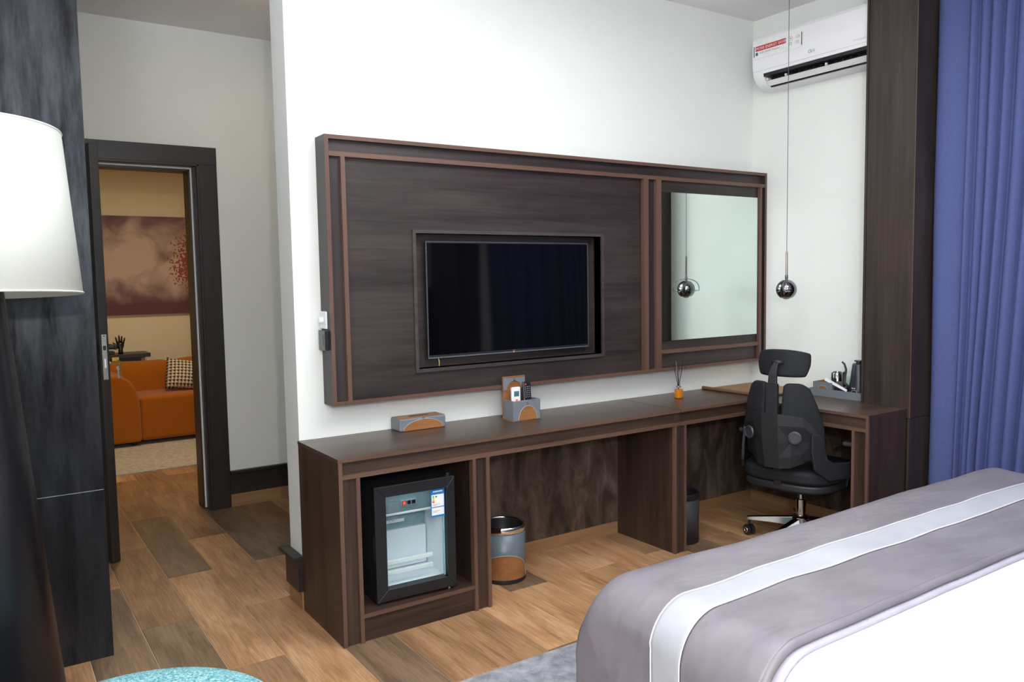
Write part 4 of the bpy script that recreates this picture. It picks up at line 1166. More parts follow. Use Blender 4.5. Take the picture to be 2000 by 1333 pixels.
# headrest: curved pad
def headrest_pt(u, v):
    t = u * 2 - 1
    s = v * 2 - 1
    w = 0.132 - 0.014 * (s < 0) * abs(s) + 0.004
    y = t * w * (1 - 0.05 * abs(s) ** 3)
    z = 0.985 + s * 0.068 * (1 - 0.16 * abs(t) ** 3) - 0.010 * t * t
    x = -0.245 + 0.055 * t * t + 0.012 * s
    return Vector((x, y, z))
bm = B()
grid(bm, 17, 9, lambda u, v: headrest_pt(u, v))
o = obj('headrest', bm, fab, ch, local=True, smooth=True)
md = o.modifiers.new('thick', 'SOLIDIFY'); md.thickness = 0.030; md.offset = 0
md = o.modifiers.new('round', 'BEVEL'); md.width = 0.011; md.segments = 3; md.limit_method = 'ANGLE'; md.angle_limit = math.radians(50)
obj('headrest_bracket', tube(B(), [(-0.262, 0.03, 0.990), (-0.272, 0.0, 0.992), (-0.262, -0.03, 0.990)], [0.008, 0.013, 0.008], 12), shl, ch, local=True, smooth=True)
bm = B()
def stem_ring(x, z, w, t):
    return [bm.verts.new((x + a * t, b * w, z)) for a, b in ((-.5, -.5), (.5, -.5), (.5, .5), (-.5, .5))]
rings = [stem_ring(-0.318, 0.66, 0.066, 0.026), stem_ring(-0.318, 0.885, 0.060, 0.024), stem_ring(-0.316, 0.889, 0.046, 0.018), stem_ring(-0.312, 0.935, 0.042, 0.016), stem_ring(-0.298, 0.965, 0.034, 0.016), stem_ring(-0.276, 0.990, 0.026, 0.018)]
for a, b in zip(rings, rings[1:]):
    for i in range(4):
        bm.faces.new((a[i], a[(i + 1) % 4], b[(i + 1) % 4], b[i]))
bm.faces.new(rings[0]); bm.faces.new(rings[-1][::-1])
obj('headrest_stem', bm, shl, ch, local=True, bevel=0.004)
# split backrest pads
for s in (-1, 1):
    def wing(u, v):
        # v 0..1 bottom to top, u 0 inner..1 outer
        z = 0.50 + v * 0.390
        yin = 0.044 - 0.006 * (1 - v)
        yout = 0.208 - 0.058 * max(0, (v - 0.40) / 0.60) ** 1.3
        y = yin + (yout - yin) * u
        z -= (0.030 * max(0, (u - 0.55) / 0.45) ** 2.2 + 0.012 * max(0, (0.25 - u) / 0.25) ** 2) * max(0, (v - 0.7) / 0.3)
        x = -0.290 + 0.125 * (y / 0.21) ** 2 - 0.02 * math.sin(v * math.pi)
        return Vector((x, s * y, z))
    bm = B(); grid(bm, 9, 13, wing)
    o = obj('backrest_pad', bm, fab, ch, local=True, smooth=True)
    md = o.modifiers.new('thick', 'SOLIDIFY'); md.thickness = 0.036; md.offset = 0
    md = o.modifiers.new('round', 'BEVEL'); md.width = 0.013; md.segments = 3; md.limit_method = 'ANGLE'; md.angle_limit = math.radians(50)
# faceted outer shell
bm = B()
cols = [-1, -0.86, -0.68, -0.45, -0.2, 0.2, 0.45, 0.68, 0.86, 1]
rowsz = [0, 0.22, 0.5, 0.8, 1]
vs = []
for t in cols:
    col = []
    for v in rowsz:
        a = abs(t)
        ztop = 0.738 - 0.125 * (max(0, a - 0.6) / 0.4) ** 1.6
        zbot = 0.462 + 0.075 * (max(0, a - 0.35) / 0.65) ** 1.5
        z = zbot + (ztop - zbot) * v
        w = 0.214 * (0.86 + 0.14 * min(1, v * 1.6))
        x = -0.345 + 0.128 * a * a + 0.030 * (1 - v) ** 2 + (0.012 if (0.3 < v < 0.7 and a > 0.3) else 0)
        col.append(bm.verts.new((x, t * w, z)))
    vs.append(col)
for i in range(len(cols) - 1):
    for j in range(len(rowsz) - 1):
        a, b, c, d = vs[i][j], vs[i + 1][j], vs[i + 1][j + 1], vs[i][j + 1]
        if (i + j) % 2:
            bm.faces.new((a, b, c)); bm.faces.new((a, c, d))
        else:
            bm.faces.new((a, b, d)); bm.faces.new((b, c, d))
o = obj('back_shell', bm, shl, ch, local=True)
md = o.modifiers.new('thick', 'SOLIDIFY'); md.thickness = 0.012; md.offset = 0
for s in (-1, 1):
    bm = lathe(B(), [(0, 0), (0.033, 0), (0.034, 0.004), (0.031, 0.009), (0.026, 0.010), (0.025, 0.008), (0, 0.008)], 0, 0, 32)
    dvec = Vector((-1, s * 0.42, 0.05)).normalized()
    bm.transform(Matrix.Translation((-0.318, s * 0.122, 0.628)) @ dvec.to_track_quat('Z', 'Y').to_matrix().to_4x4())
    obj('pivot_cap', bm, plain('cap_grey', (0.035, 0.037, 0.043, 1), 0.4), ch, local=True, smooth=False)
# seat
def seat_outline(n=40, gx=0.0):
    pts = []
    for i in range(n):
        a = 2 * math.pi * i / n
        c, s_ = math.cos(a), math.sin(a)
        p = 3.2
        pts.append((-0.02 + (0.245 + gx) * math.copysign(abs(c) ** (2 / p), c), (0.250 + gx) * math.copysign(abs(s_) ** (2 / p), s_)))
    return pts
bm = extrude(B(), seat_outline(), 2, 0.375, 0.445)
obj('seat', bm, fab, ch, local=True, bevel=0.022, segs=4)
bm = extrude(B(), seat_outline(gx=-0.006), 2, 0.335, 0.374)
obj('seat_pan', bm, shl, ch, local=True, bevel=0.012, segs=3)
obj('mechanism', bx(-0.12, 0.08, -0.07, 0.07, 0.290, 0.335), M['black'], ch, local=True, bevel=0.01)
# back support spine from seat to shell
obj('back_support', bx(-0.262, -0.235, -0.022, 0.022, 0.36, 0.50), M['black'], ch, local=True, bevel=0.008)
# arms
for s in (-1, 1):
    bm = B()
    path = [(-0.232, 0.196, 0.640, 0.070), (-0.238, 0.202, 0.560, 0.078), (-0.226, 0.212, 0.490, 0.092), (-0.175, 0.240, 0.452, 0.092), (-0.080, 0.282, 0.450, 0.080), (0.020, 0.300, 0.462, 0.066)]
    rings = []
    for i, (x, y, z, w) in enumerate(path):
        p = Vector((x, y, z)); q = Vector(path[min(i + 1, len(path) - 1)][:3]); q0_ = Vector(path[max(i - 1, 0)][:3])
        d = (q - q0_).normalized()
        nrm = Vector((-0.5, 1, 0)).normalized()
        side = d.cross(nrm).normalized()
        nn = side.cross(d).normalized()
        rings.append([bm.verts.new((v.x, s * v.y, v.z)) for v in (p + side * w / 2 + nn * 0.008, p - side * w / 2 + nn * 0.008, p - side * w / 2 - nn * 0.008, p + side * w / 2 - nn * 0.008)])
    for a, b in zip(rings, rings[1:]):
        for i in range(4):
            bm.faces.new((a[i], a[(i + 1) % 4], b[(i + 1) % 4], b[i]))
    bm.faces.new(rings[0]); bm.faces.new(rings[-1][::-1])
    am = obj('arm_bracket', bm, shl, ch, local=True, bevel=0.004)
    bm = B()
    for (xa, ya, za, xb, yb, zb_, w0, w1) in ((0.015, 0.240, 0.345, 0.030, 0.288, 0.570, 0.050, 0.036),):
        r0_ = [bm.verts.new((xa + a * w0, s * (ya + b * 0.020), za)) for a, b in ((-.5, -.5), (.5, -.5), (.5, .5), (-.5, .5))]
        r1_ = [bm.verts.new((xb + a * w1, s * (yb + b * 0.020), zb_)) for a, b in ((-.5, -.5), (.5, -.5), (.5, .5), (-.5, .5))]
        for i in range(4):
            bm.faces.new((r0_[i], r0_[(i + 1) % 4], r1_[(i + 1) % 4], r1_[i]))
        bm.faces.new(r0_); bm.faces.new(r1_[::-1])
    obj('arm_post', bm, shl, ch, local=True, bevel=0.004)
    bm = B(); box(bm, -0.085, 0.145, min(s * 0.252, s * 0.325), max(s * 0.252, s * 0.325), 0.570, 0.593)
    obj('armrest', bm, plain('armrest_pad', (0.035, 0.036, 0.042, 1), 0.6), ch, local=True, bevel=0.009, segs=3)
# column and star base
obj('gas_column', lathe(B(), [(0, 0.145), (0.026, 0.145), (0.026, 0.235), (0.015, 0.238), (0.015, 0.300), (0, 0.300)], 0, 0, 28), M['chrome'], ch, local=True, smooth=False)
obj('base_hub', lathe(B(), [(0, 0.085), (0.040, 0.085), (0.046, 0.10), (0.044, 0.140), (0.034, 0.150), (0, 0.150)], 0, 0, 28), M['chrome'], ch, local=True, smooth=False)
for i in range(5):
    a = math.radians(105 + 72 * i)
    c, s_ = math.cos(a), math.sin(a)
    bm = B()
    rings = []
    for rr, w, z0, z1 in ((0.03, 0.050, 0.092, 0.140), (0.16, 0.040, 0.090, 0.122), (0.285, 0.030, 0.085, 0.104)):
        rings.append([bm.verts.new((rr * c - b * w / 2 * s_, rr * s_ + b * w / 2 * c, z)) for b, z in ((-1, z0), (1, z0), (0.7, z1), (-0.7, z1))])
    for A_, B_ in zip(rings, rings[1:]):
        for k in range(4):
            bm.faces.new((A_[k], A_[(k + 1) % 4], B_[(k + 1) % 4], B_[k]))
    bm.faces.new(rings[0]); bm.faces.new(rings[-1][::-1])
    obj('base_leg', bm, M['chrome'], ch, local=True, bevel=0.004)
    cxx, cyy = 0.272 * c, 0.272 * s_
    cs = obj('caster', tube(B(), [(cxx, cyy, 0.088), (cxx, cyy, 0.060)], 0.007, 10), M['black'], ch, local=True)
    dirv = Vector((math.cos(a + 0.9), math.sin(a + 0.9), 0))
    for sd in (-1, 1):
        bm = lathe(B(), [(0, -0.009), (0.022, -0.009), (0.029, -0.005), (0.029, 0.005), (0.022, 0.009), (0, 0.009)], 0, 0, 24)
        bm.transform(Matrix.Translation(Vector((cxx, cyy, 0.0295)) + dirv * sd * 0.014) @ dirv.to_track_quat('Z', 'Y').to_matrix().to_4x4())
        obj('caster_wheel', bm, M['black'], cs, local=True)
        bm = lathe(B(), [(0.009, 0), (0.016, 0), (0.015, 0.0012), (0.010, 0.0012)], 0, 0, 20, close=True)
        bm.transform(Matrix.Translation(Vector((cxx, cyy, 0.0295)) + dirv * sd * 0.0232) @ (dirv * sd).to_track_quat('Z', 'Y').to_matrix().to_4x4())
        obj('wheel_ring', bm, M['chrome'], cs, local=True)

# ------------------------------------------------------------------ curtain
curt = noise_ramp('blue_curtain_fabric', [(0.3, lin(72, 80, 126)), (0.7, lin(88, 97, 144))], 260.0, 3, 0.9, bump=0.25, spec=0.12, bump_dist=0.001)
rnd = random.Random(3)
folds = [-1.169]
wid = [0.155, 0.048, 0.055, 0.060, 0.055, 0.075, 0.070]
while folds[-1] > -3.08:
    folds.append(folds[-1] - (wid[len(folds) - 1] if len(folds) - 1 < len(wid) else rnd.uniform(0.055, 0.12)))
samples = []
for i, (a, b) in enumerate(zip(folds, folds[1:])):
    amp = min(0.075, 0.85 * (a - b)) if i else 0.045
    for k in range(10):
        t = k / 10
        samples.append((a + (b - a) * t, amp * (math.sin(math.pi * t) ** 0.7 if i else math.sin(math.pi * t ** 0.6) ** 0.9) * (1.0 + 0.2 * math.sin(i * 2.3)), i))
samples.append((folds[-1], 0.0, len(folds)))
bm = B()
NZ = 22
cv = []
for y, dx, fi in samples:
    col = []
    for j in range(NZ):
        v = j / (NZ - 1)
        z = 0.012 + v * (H - 0.03 - 0.012)
        low = 1 - v
        fan = 0.17 * (1 - math.exp(-max(0.0, -1.29 - y) / 0.26)) * low ** 1.3
        fan += 0.018 * noise.noise(Vector((y * 4, v * 2.2, 0))) * low
        soft = 1.0 + 0.30 * low * math.sin(fi * 1.9 + 0.6)
        col.append(bm.verts.new((2.895 - dx * soft + 0.006 * noise.noise(Vector((y * 7, v * 3, 2))), y + fan, z)))
    cv.append(col)
for a, b in zip(cv, cv[1:]):
    for j in range(NZ - 1):
        bm.faces.new((a[j], b[j], b[j + 1], a[j + 1]))
cu = obj('curtain', bm, curt, None, smooth=True)
md = cu.modifiers.new('thick', 'SOLIDIFY'); md.thickness = 0.0025; md.offset = 0
tag(cu, 'long pleated blue curtain beside the dark wooden pillar', 'curtain')

# ------------------------------------------------------------------ bed
BX0, BX1, BY0, BY1, BZ = 0.255, 2.47, -3.82, -1.640, 0.588
bd = thing('bed', 'wide bed with white duvet standing across from the television', 'bed', ((BX0 + BX1) / 2, (BY0 + BY1) / 2, 0.012))
obj('bed_base', bx(BX0 + 0.08, BX1 - 0.08, BY0, BY1 - 0.07, 0.012, 0.30), M['black_soft'], bd, bevel=0.02)
obj('headboard', bx(BX0 - 0.1, BX1 + 0.1, BY0 - 0.09, BY0 - 0.005, 0.012, 1.25), M['panel_v'], bd, bevel=0.01)
satin = noise_ramp('white_cotton', [(0.3, (0.70, 0.71, 0.74, 1)), (0.7, (0.77, 0.78, 0.81, 1))], 14.0, 3, 0.6, bump=0.12, spec=0.3, bump_dist=0.003)
def fold(a, lo, hi, r):
    """flat coordinate a -> (position, drop) over rounded edges at lo and hi"""
    q = math.pi / 2 * r
    if a > hi - r:
        t = a - (hi - r)
        if t < q:
            return hi - r + r * math.sin(t / r), r * (1 - math.cos(t / r))
        return hi, r + (t - q)
    if a < lo + r:
        t = (lo + r) - a
        if t < q:
            return lo + r - r * math.sin(t / r), r * (1 - math.cos(t / r))
        return lo, r + (t - q)
    return a, 0.0
def drape(a, b, top, r, grow=0.0, wr=0.0):
    x, d1 = fold(a, BX0 - grow, BX1 + grow, r)
    y, d2 = fold(b, BY0 - 0.6, BY1 + grow, r)
    n1 = noise.noise(Vector((a * 2.2, b * 5.0, 0.3))) + 0.5 * noise.noise(Vector((a * 5.5, b * 9.0, 4.0)))
    z = top + grow - d1 - d2 + wr * n1
    if d1 > r * 0.8:
        x += (wr * 1.6 + 0.010 * min(1, (d1 - r * 0.8) * 4)) * noise.noise(Vector((b * 6.0, z * 1.2, 7.0))) - (0.0 if a > 1 else 0.0)
    if d2 > r * 0.8:
        y += (wr * 1.6 + 0.010 * min(1, (d2 - r * 0.8) * 4)) * noise.noise(Vector((a * 6.0, z * 1.2, 9.0)))
    return Vector((x, y, max(z, 0.07)))
RB = 0.13
def sheet(name, a0, a1, b0, b1, na, nb, top, grow, wr, mat, parent, thick=0.006, off=-1):
    bm = B()
    grid(bm, na, nb, lambda u, v: drape(a0 + (a1 - a0) * u, b0 + (b1 - b0) * v, top, RB, grow, wr))
    o = obj(name, bm, mat, parent, smooth=True)
    me = o.data
    if me.polygons[len(me.polygons) // 2].normal.z < 0:
        me.flip_normals()
    md = o.modifiers.new('thick', 'SOLIDIFY'); md.thickness = thick; md.offset = off
    return o
over = math.pi / 2 * RB - RB
sheet('duvet', BX0 - 0.30, BX1 + 0.30, BY0 + 0.01, BY1 + 0.25, 90, 90, BZ, 0.0, 0.004, satin, bd, 0.03)
for px0 in (BX0 + 0.12, BX0 + 1.17):
    bm = B()
    grid(bm, 14, 10, lambda u, v: Vector((px0 + 0.92 * u, BY0 + 0.03 + 0.42 * v, BZ + 0.012 + 0.13 * (math.sin(math.pi * u) * math.sin(math.pi * v)) ** 0.45)))
    tag(obj('pillow', bm, satin, None, smooth=True), 'white pillow at the head of the bed, %s' % ('nearer the floor lamp side' if px0 < 1 else 'nearer the curtain'), 'pillow')

# bed runner: mauve satin with pale stripe, slightly padded
mauve = noise_ramp('mauve_satin', [(0.3, lin(116, 111, 119)), (0.7, lin(134, 129, 137))], 3.2, 3, 0.42, bump=0.40, spec=0.4, bump_dist=0.025, dist=0.2, stretch=(0.9, 2.0, 1))
pale = noise_ramp('pale_satin', [(0.3, lin(168, 170, 178)), (0.7, lin(180, 182, 190))], 5.0, 3, 0.42, bump=0.2, spec=0.5, bump_dist=0.008)
TOPR = 0.022
RA0, RA1 = BX0 - 0.34, BX1 + 0.34
ru = thing('bed_runner', 'mauve satin bed runner with pale stripe over the bed end', 'bed runner', ((BX0 + BX1) / 2, -1.9, BZ))
RY_NEAR, RS0, RS1, RY_FAR = -2.245, -2.018, -1.915, BY1 + 0.18
sheet('runner_panel', RA0, RA1, RY_NEAR, RS0, 150, 26, BZ, TOPR, 0.008, mauve, ru, 0.022)
sheet('runner_stripe', RA0, RA1, RS0, RS1, 150, 10, BZ, TOPR + 0.0015, 0.008, pale, ru, 0.022)
sheet('runner_panel', RA0, RA1, RS1, RY_FAR, 150, 44, BZ, TOPR, 0.008, mauve, ru, 0.022)
for yy in (RS0, RS1):
    bm = B()
    tube(bm, [drape(RA0 + (RA1 - RA0) * i / 160, yy, BZ, RB, TOPR + 0.002, 0.008) for i in range(161)], 0.0022, 6)
    obj('piping', bm, plain('piping_white', (0.78, 0.78, 0.82, 1), 0.4), ru, smooth=True)
sheet('runner_lining', RA0, RA1, RY_NEAR - 0.032, RY_NEAR + 0.03, 150, 6, BZ, 0.006, 0.006, noise_ramp('lilac_lining', [(0.3, lin(168, 164, 178)), (0.7, lin(180, 176, 190))], 8.0, 3, 0.5, bump=0.2, spec=0.4), ru, 0.006)
bm = B()
tube(bm, [drape(RA0 + (RA1 - RA0) * i / 160, RY_NEAR, BZ, RB, TOPR - 0.008, 0.008) for i in range(161)], 0.012, 8)
obj('runner_hem', bm, mauve, ru, smooth=True)

# ------------------------------------------------------------------ rug, ottoman, floor lamp
rug = obj('rug', bx(-0.02, 2.20, -3.6, -0.963, 0.0004, 0.012), noise_ramp('grey_rug', [(0.3, lin(112, 116, 124)), (0.7, lin(168, 170, 176))], 22.0, 6, 0.95, bump=0.6, spec=0.1, bump_dist=0.004), None)
tag(rug, 'mottled grey rug under the bed', 'rug')
ot = thing('ottoman', 'round teal boucle ottoman in front of the floor lamp', 'ottoman', (-0.893, -1.425, 0))
teal = noise_ramp('teal_boucle', [(0.32, lin(58, 128, 142)), (0.5, lin(128, 190, 198)), (0.68, lin(206, 232, 234))], 160.0, 4, 0.95, bump=1.0, spec=0.1, bump_dist=0.006)
obj('seat', lathe(B(), [(0, 0.06), (0.33, 0.06), (0.349, 0.075), (0.359, 0.20), (0.359, 0.36), (0.353, 0.395), (0.333, 0.414), (0.295, 0.421), (0, 0.424)], 0, 0, 56), teal, ot, local=True, smooth=True)
obj('base', lathe(B(), [(0, 0.0), (0.26, 0.0), (0.26, 0.06), (0, 0.06)], 0, 0, 40), M['black'], ot, local=True)

LX, LY = -1.1377, -0.63
lm = thing('floor_lamp', 'tall floor lamp with black cone base and white fabric shade', 'lamp', (LX, LY, 0))
blk_gloss = plain('lamp_black_lacquer', (0.006, 0.006, 0.008, 1), 0.30, noise_amt=0.05)
obj('cone_base', lathe(B(), [(0, 0), (0.190, 0.0), (0.193, 0.01), (0.082, 1.42), (0.074, 1.46), (0, 1.46)], 0, 0, 64), blk_gloss, lm, local=True, smooth=False, angle=30)
for p in lm.children[0].data.polygons: p.use_smooth = abs(p.normal.z) < 0.5
shade_m, nt, b_ = new_mat('lamp_shade_fabric')
b_.inputs['Base Color'].default_value = (0.86, 0.88, 0.83, 1); b_.inputs['Roughness'].default_value = 0.8
wv = N(nt, 'ShaderNodeTexNoise'); wv.inputs['Scale'].default_value = 300
bp = N(nt, 'ShaderNodeBump'); bp.inputs['Strength'].default_value = 0.1; bp.inputs['Distance'].default_value = 0.001
tcn = N(nt, 'ShaderNodeTexCoord'); nt.links.new(tcn.outputs['Object'], wv.inputs['Vector'])
nt.links.new(wv.outputs['Fac'], bp.inputs['Height']); nt.links.new(bp.outputs['Normal'], b_.inputs['Normal'])
tr2 = N(nt, 'ShaderNodeBsdfTranslucent'); tr2.inputs['Color'].default_value = (0.86, 0.88, 0.83, 1)
mxs = N(nt, 'ShaderNodeMixShader'); mxs.inputs[0].default_value = 0.25
nt.links.new(b_.outputs[0], mxs.inputs[1]); nt.links.new(tr2.outputs[0], mxs.inputs[2]); nt.links.new(mxs.outputs[0], nt.nodes['Material Output'].inputs['Surface'])
zs0, zs1 = 1.408, 1.876
rs0, rs1 = 0.281, 0.2495
tilt = Matrix.Translation((0, 0, 1.65)) @ Matrix.Rotation(math.radians(-2.7), 4, 'X') @ Matrix.Translation((0, 0, -1.65))
bm = lathe(B(), [(rs0, zs0), (rs1, zs1), (rs1 - 0.003, zs1), (rs0 - 0.003, zs0)], 0, 0, 72, close=True); bm.transform(tilt)
sh = obj('shade', bm, shade_m, lm, local=True, smooth=True)
for z_, r_ in ((zs0 + 0.003, rs0 + 0.0006), (zs1 - 0.003, rs1 + 0.0008)):
    bm = B(); tube(bm, [(r_ * math.cos(a), r_ * math.sin(a), z_) for a in [i * 2 * math.pi / 72 for i in range(73)]], 0.0022, 6, False); bm.transform(tilt)
    obj('shade_trim', bm, plain('trim_cream', (0.80, 0.80, 0.72, 1), 0.7), sh, local=True, smooth=True)
bm = B()
for k in range(3):
    a = k * 2 * math.pi / 3
    tube(bm, [(0, 0, 1.70), (rs1 * 0.985 * math.cos(a), rs1 * 0.985 * math.sin(a), 1.86)], 0.003, 6)
obj('shade_carrier', bm, M['steel'], lm, local=True)
obj('bulb', lathe(B(), [(0, 1.70), (0.02, 1.68), (0.032, 1.64), (0.028, 1.60), (0.014, 1.56), (0.014, 1.46), (0, 1.46)], 0, 0, 20), M['white'], lm, local=True, smooth=True)

# ------------------------------------------------------------------ living room behind the door
rg2 = obj('living_room_rug', bx(-1.5, 1.9, 3.235, 5.25, 0.0004, 0.010), noise_ramp('beige_rug', [(0.3, lin(158, 150, 140)), (0.7, lin(200, 192, 182))], 30.0, 6, 0.95, bump=0.5, spec=0.1), None)
tag(rg2, 'pale beige rug under the orange sofa', 'rug')
sf = thing('sofa', 'orange fabric sofa with curved arm in the living room', 'sofa', (0.8, 4.75, 0.0))
orange = noise_ramp('orange_wool', [(0.3, lin(142, 78, 16)), (0.7, lin(172, 98, 24))], 240.0, 3, 0.95, bump=0.35, spec=0.1, sheen=0.2, bump_dist=0.002)
obj('seat', bx(0.030, 1.75, 4.33, 5.02, 0.045, 0.44), orange, sf, bevel=0.035, segs=4)
# arm: outline in x,z extruded along y, round shoulder toward the seat
pts = [(-0.62, 0.045), (0.034, 0.045)]
for i in range(13):
    a = math.pi / 2 * i / 12
    pts.append((-0.20 + 0.234 * math.cos(a) ** 0.7, 0.30 + 0.345 * math.sin(a) ** 0.85))
pts.append((-0.62, 0.645))
obj('arm', extrude(B(), pts, 1, 4.30, 4.95), orange, sf, bevel=0.022, segs=3, angle=50)
def back_pt(u, v):
    x = -0.60 + u * 2.35
    # slab outline swept: v around section
    h = 0.722 + 0.012 * math.cos(u * 9) - 0.03 * (u > 0.40) * math.exp(-((u - 0.44) / 0.02) ** 2)
    a = v * 2 * math.pi
    cy, cz = 4.93, 0.40
    sy, sz = 0.115, h - 0.40
    yy = cy + sy * math.copysign(abs(math.cos(a)) ** 0.5, math.cos(a))
    zz = cz + sz * math.copysign(abs(math.sin(a)) ** 0.35, math.sin(a))
    return Vector((x, yy - 0.10 * (0.72 - zz) * (1 if math.cos(a) < 0 else 0), max(zz, 0.06)))
bm = B()
rings = [[bm.verts.new(back_pt(i / 30, j / 24)) for j in range(24)] for i in range(31)]
for a, b in zip(rings, rings[1:]):
    for j in range(24):
        bm.faces.new((a[j], a[(j + 1) % 24], b[(j + 1) % 24], b[j]))
bm.faces.new(rings[0]); bm.faces.new(rings[-1][::-1])
obj('backrest', bm, orange, sf, smooth=True)
for fx, fy in ((-0.02, 4.38), (1.6, 4.38), (-0.5, 4.95), (1.6, 4.95)):
    obj('foot', lathe(B(), [(0, 0.0105), (0.022, 0.0105), (0.026, 0.045), (0, 0.045)], fx, fy, 16), M['black'], sf)
# houndstooth cushion
hm, nt, b_ = new_mat('houndstooth')
tcn = N(nt, 'ShaderNodeTexCoord')
mp = N(nt, 'ShaderNodeMapping'); mp.inputs['Scale'].default_value = (32, 32, 32)
nt.links.new(tcn.outputs['Object'], mp.inputs['Vector'])
sx = N(nt, 'ShaderNodeSeparateXYZ'); nt.links.new(mp.outputs['Vector'], sx.inputs[0])
def mth(op, a, b=None):
    n = N(nt, 'ShaderNodeMath', operation=op)
    for k, v in ((0, a), (1, b)):
        if v is None: continue
        if isinstance(v, (int, float)): n.inputs[k].default_value = v
        else: nt.links.new(v, n.inputs[k])
    return n.outputs[0]
u_, v_ = sx.outputs['X'], sx.outputs['Z']
fa = mth('LESS_THAN', mth('FRACT', u_), 0.5)
fb = mth('LESS_THAN', mth('FRACT', v_), 0.5)
dg_ = mth('LESS_THAN', mth('FRACT', mth('MULTIPLY', mth('ADD', u_, v_), 2.0)), 0.5)
both = mth('MULTIPLY', fa, fb)
either = mth('ABSOLUTE', mth('SUBTRACT', fa, fb))
blk = mth('MAXIMUM', both, mth('MULTIPLY', either, dg_))
rp = ramp(nt, [(0.0, lin(214, 200, 178)), (0.5, lin(40, 36, 34))]); rp.color_ramp.interpolation = 'CONSTANT'
nt.links.new(blk, rp.inputs['Fac']); nt.links.new(rp.outputs['Color'], b_.inputs['Base Color']); b_.inputs['Roughness'].default_value = 0.95
cs_ = thing('cushion', 'houndstooth black and cream cushion leaning on the orange sofa', 'cushion', (0.50, 4.62, 0.442))
bm = B()
def cush(u, v, side):
    x, z = (u - 0.5), (v - 0.5)
    w = 0.37
    pin = 1 - 0.10 * (1 - abs(2 * x) ** 2) * abs(2 * z) ** 3 - 0.10 * (1 - abs(2 * z) ** 2) * abs(2 * x) ** 3 * 0
    th = 0.075 * ((1 - (2 * x) ** 2) * (1 - (2 * z) ** 2)) ** 0.5
    return Vector((x * w, side * th, z * 0.32 * pin))
n = 14
front = [[bm.verts.new(cush(i / n, j / n, -1)) for j in range(n + 1)] for i in range(n + 1)]
backv = [[front[i][j] if i in (0, n) or j in (0, n) else bm.verts.new(cush(i / n, j / n, 1)) for j in range(n + 1)] for i in range(n + 1)]
for g_ in (front, backv):
    for i in range(n):
        for j in range(n):
            bm.faces.new((g_[i][j], g_[i + 1][j], g_[i + 1][j + 1], g_[i][j + 1]))
o = obj('cover', bm, hm, cs_, local=True, smooth=True)
o.matrix_local = Matrix.Translation((0, 0, 0.138)) @ Matrix.Rotation(math.radians(-28), 4, 'X') @ Matrix.Rotation(math.radians(10), 4, 'Y')
# console and hand
cn = thing('console_table', 'black console table behind the sofa carrying the hand sculpture', 'table', (-0.35, 5.16, 0))
obj('table_top', bx(-1.0, 0.262, 5.045, 5.345, 0.735, 0.772), M['door_h'], cn, bevel=0.002)
obj('under_board', bx(-0.98, 0.18, 5.075, 5.34, 0.700, 0.735), M['door_h'], cn)
for lx in (-0.95, 0.13):
    obj('table_leg', bx(lx, lx + 0.05, 5.10, 5.32, 0.0105, 0.70), M['door'], cn)
hs = thing('hand_sculpture', 'glossy black hand sculpture with spread fingers on the console', 'sculpture', (0.012, 5.13, 0.7722))
hg = plain('sculpture_gloss', (0.008, 0.008, 0.009, 1), 0.16, noise_amt=0.0)
bm = B()
HS = 1.02
def chain(pts, rs):
    tube(bm, [Vector(p) * HS for p in pts], [r * HS for r in rs], 12)
prof = [(0.022, 0.0, 0.0), (0.021, 0.0, 0.02), (0.020, 0.0, 0.045), (0.030, 0.0, 0.070), (0.034, 0.0, 0.092), (0.031, 0.0, 0.108)]
rings = []
for i, (w, _, z) in enumerate(prof):
    t = 0.020 - 0.004 * (i > 2)
    rings.append([bm.verts.new((HS * w * math.cos(2 * math.pi * k / 16), HS * t * math.sin(2 * math.pi * k / 16), HS * z)) for k in range(16)])
for a, b in zip(rings, rings[1:]):
    for k in range(16):
        bm.faces.new((a[k], a[(k + 1) % 16], b[(k + 1) % 16], b[k]))
bm.faces.new(rings[0][::-1]); bm.faces.new(rings[-1])
chain([(-0.024, 0, 0.096), (-0.030, -0.002, 0.125), (-0.036, 0.001, 0.148), (-0.039, 0.003, 0.162)], [0.0095, 0.0088, 0.0078, 0.004])
chain([(-0.008, 0, 0.100), (-0.008, -0.002, 0.134), (-0.008, 0.001, 0.160), (-0.008, 0.003, 0.177)], [0.0098, 0.009, 0.008, 0.004])
chain([(0.009, 0, 0.100), (0.012, -0.002, 0.130), (0.014, 0.001, 0.154), (0.015, 0.003, 0.169)], [0.0096, 0.0088, 0.0078, 0.004])
chain([(0.024, 0, 0.094), (0.031, -0.002, 0.118), (0.037, 0.001, 0.138), (0.040, 0.003, 0.152)], [0.0090, 0.008, 0.007, 0.0035])
chain([(-0.022, -0.004, 0.058), (-0.040, -0.008, 0.082), (-0.054, -0.009, 0.100), (-0.066, -0.008, 0.110)], [0.012, 0.0105, 0.0085, 0.004])
o = obj('hand', bm, hg, hs, local=True, smooth=True)
# dark book-like tray on the console
tag(obj('black_tray', bx(-0.16, -0.045, 5.09, 5.25, 0.7722, 0.800), M['black_soft'], None, bevel=0.003), 'small flat black box beside the hand sculpture', 'box')
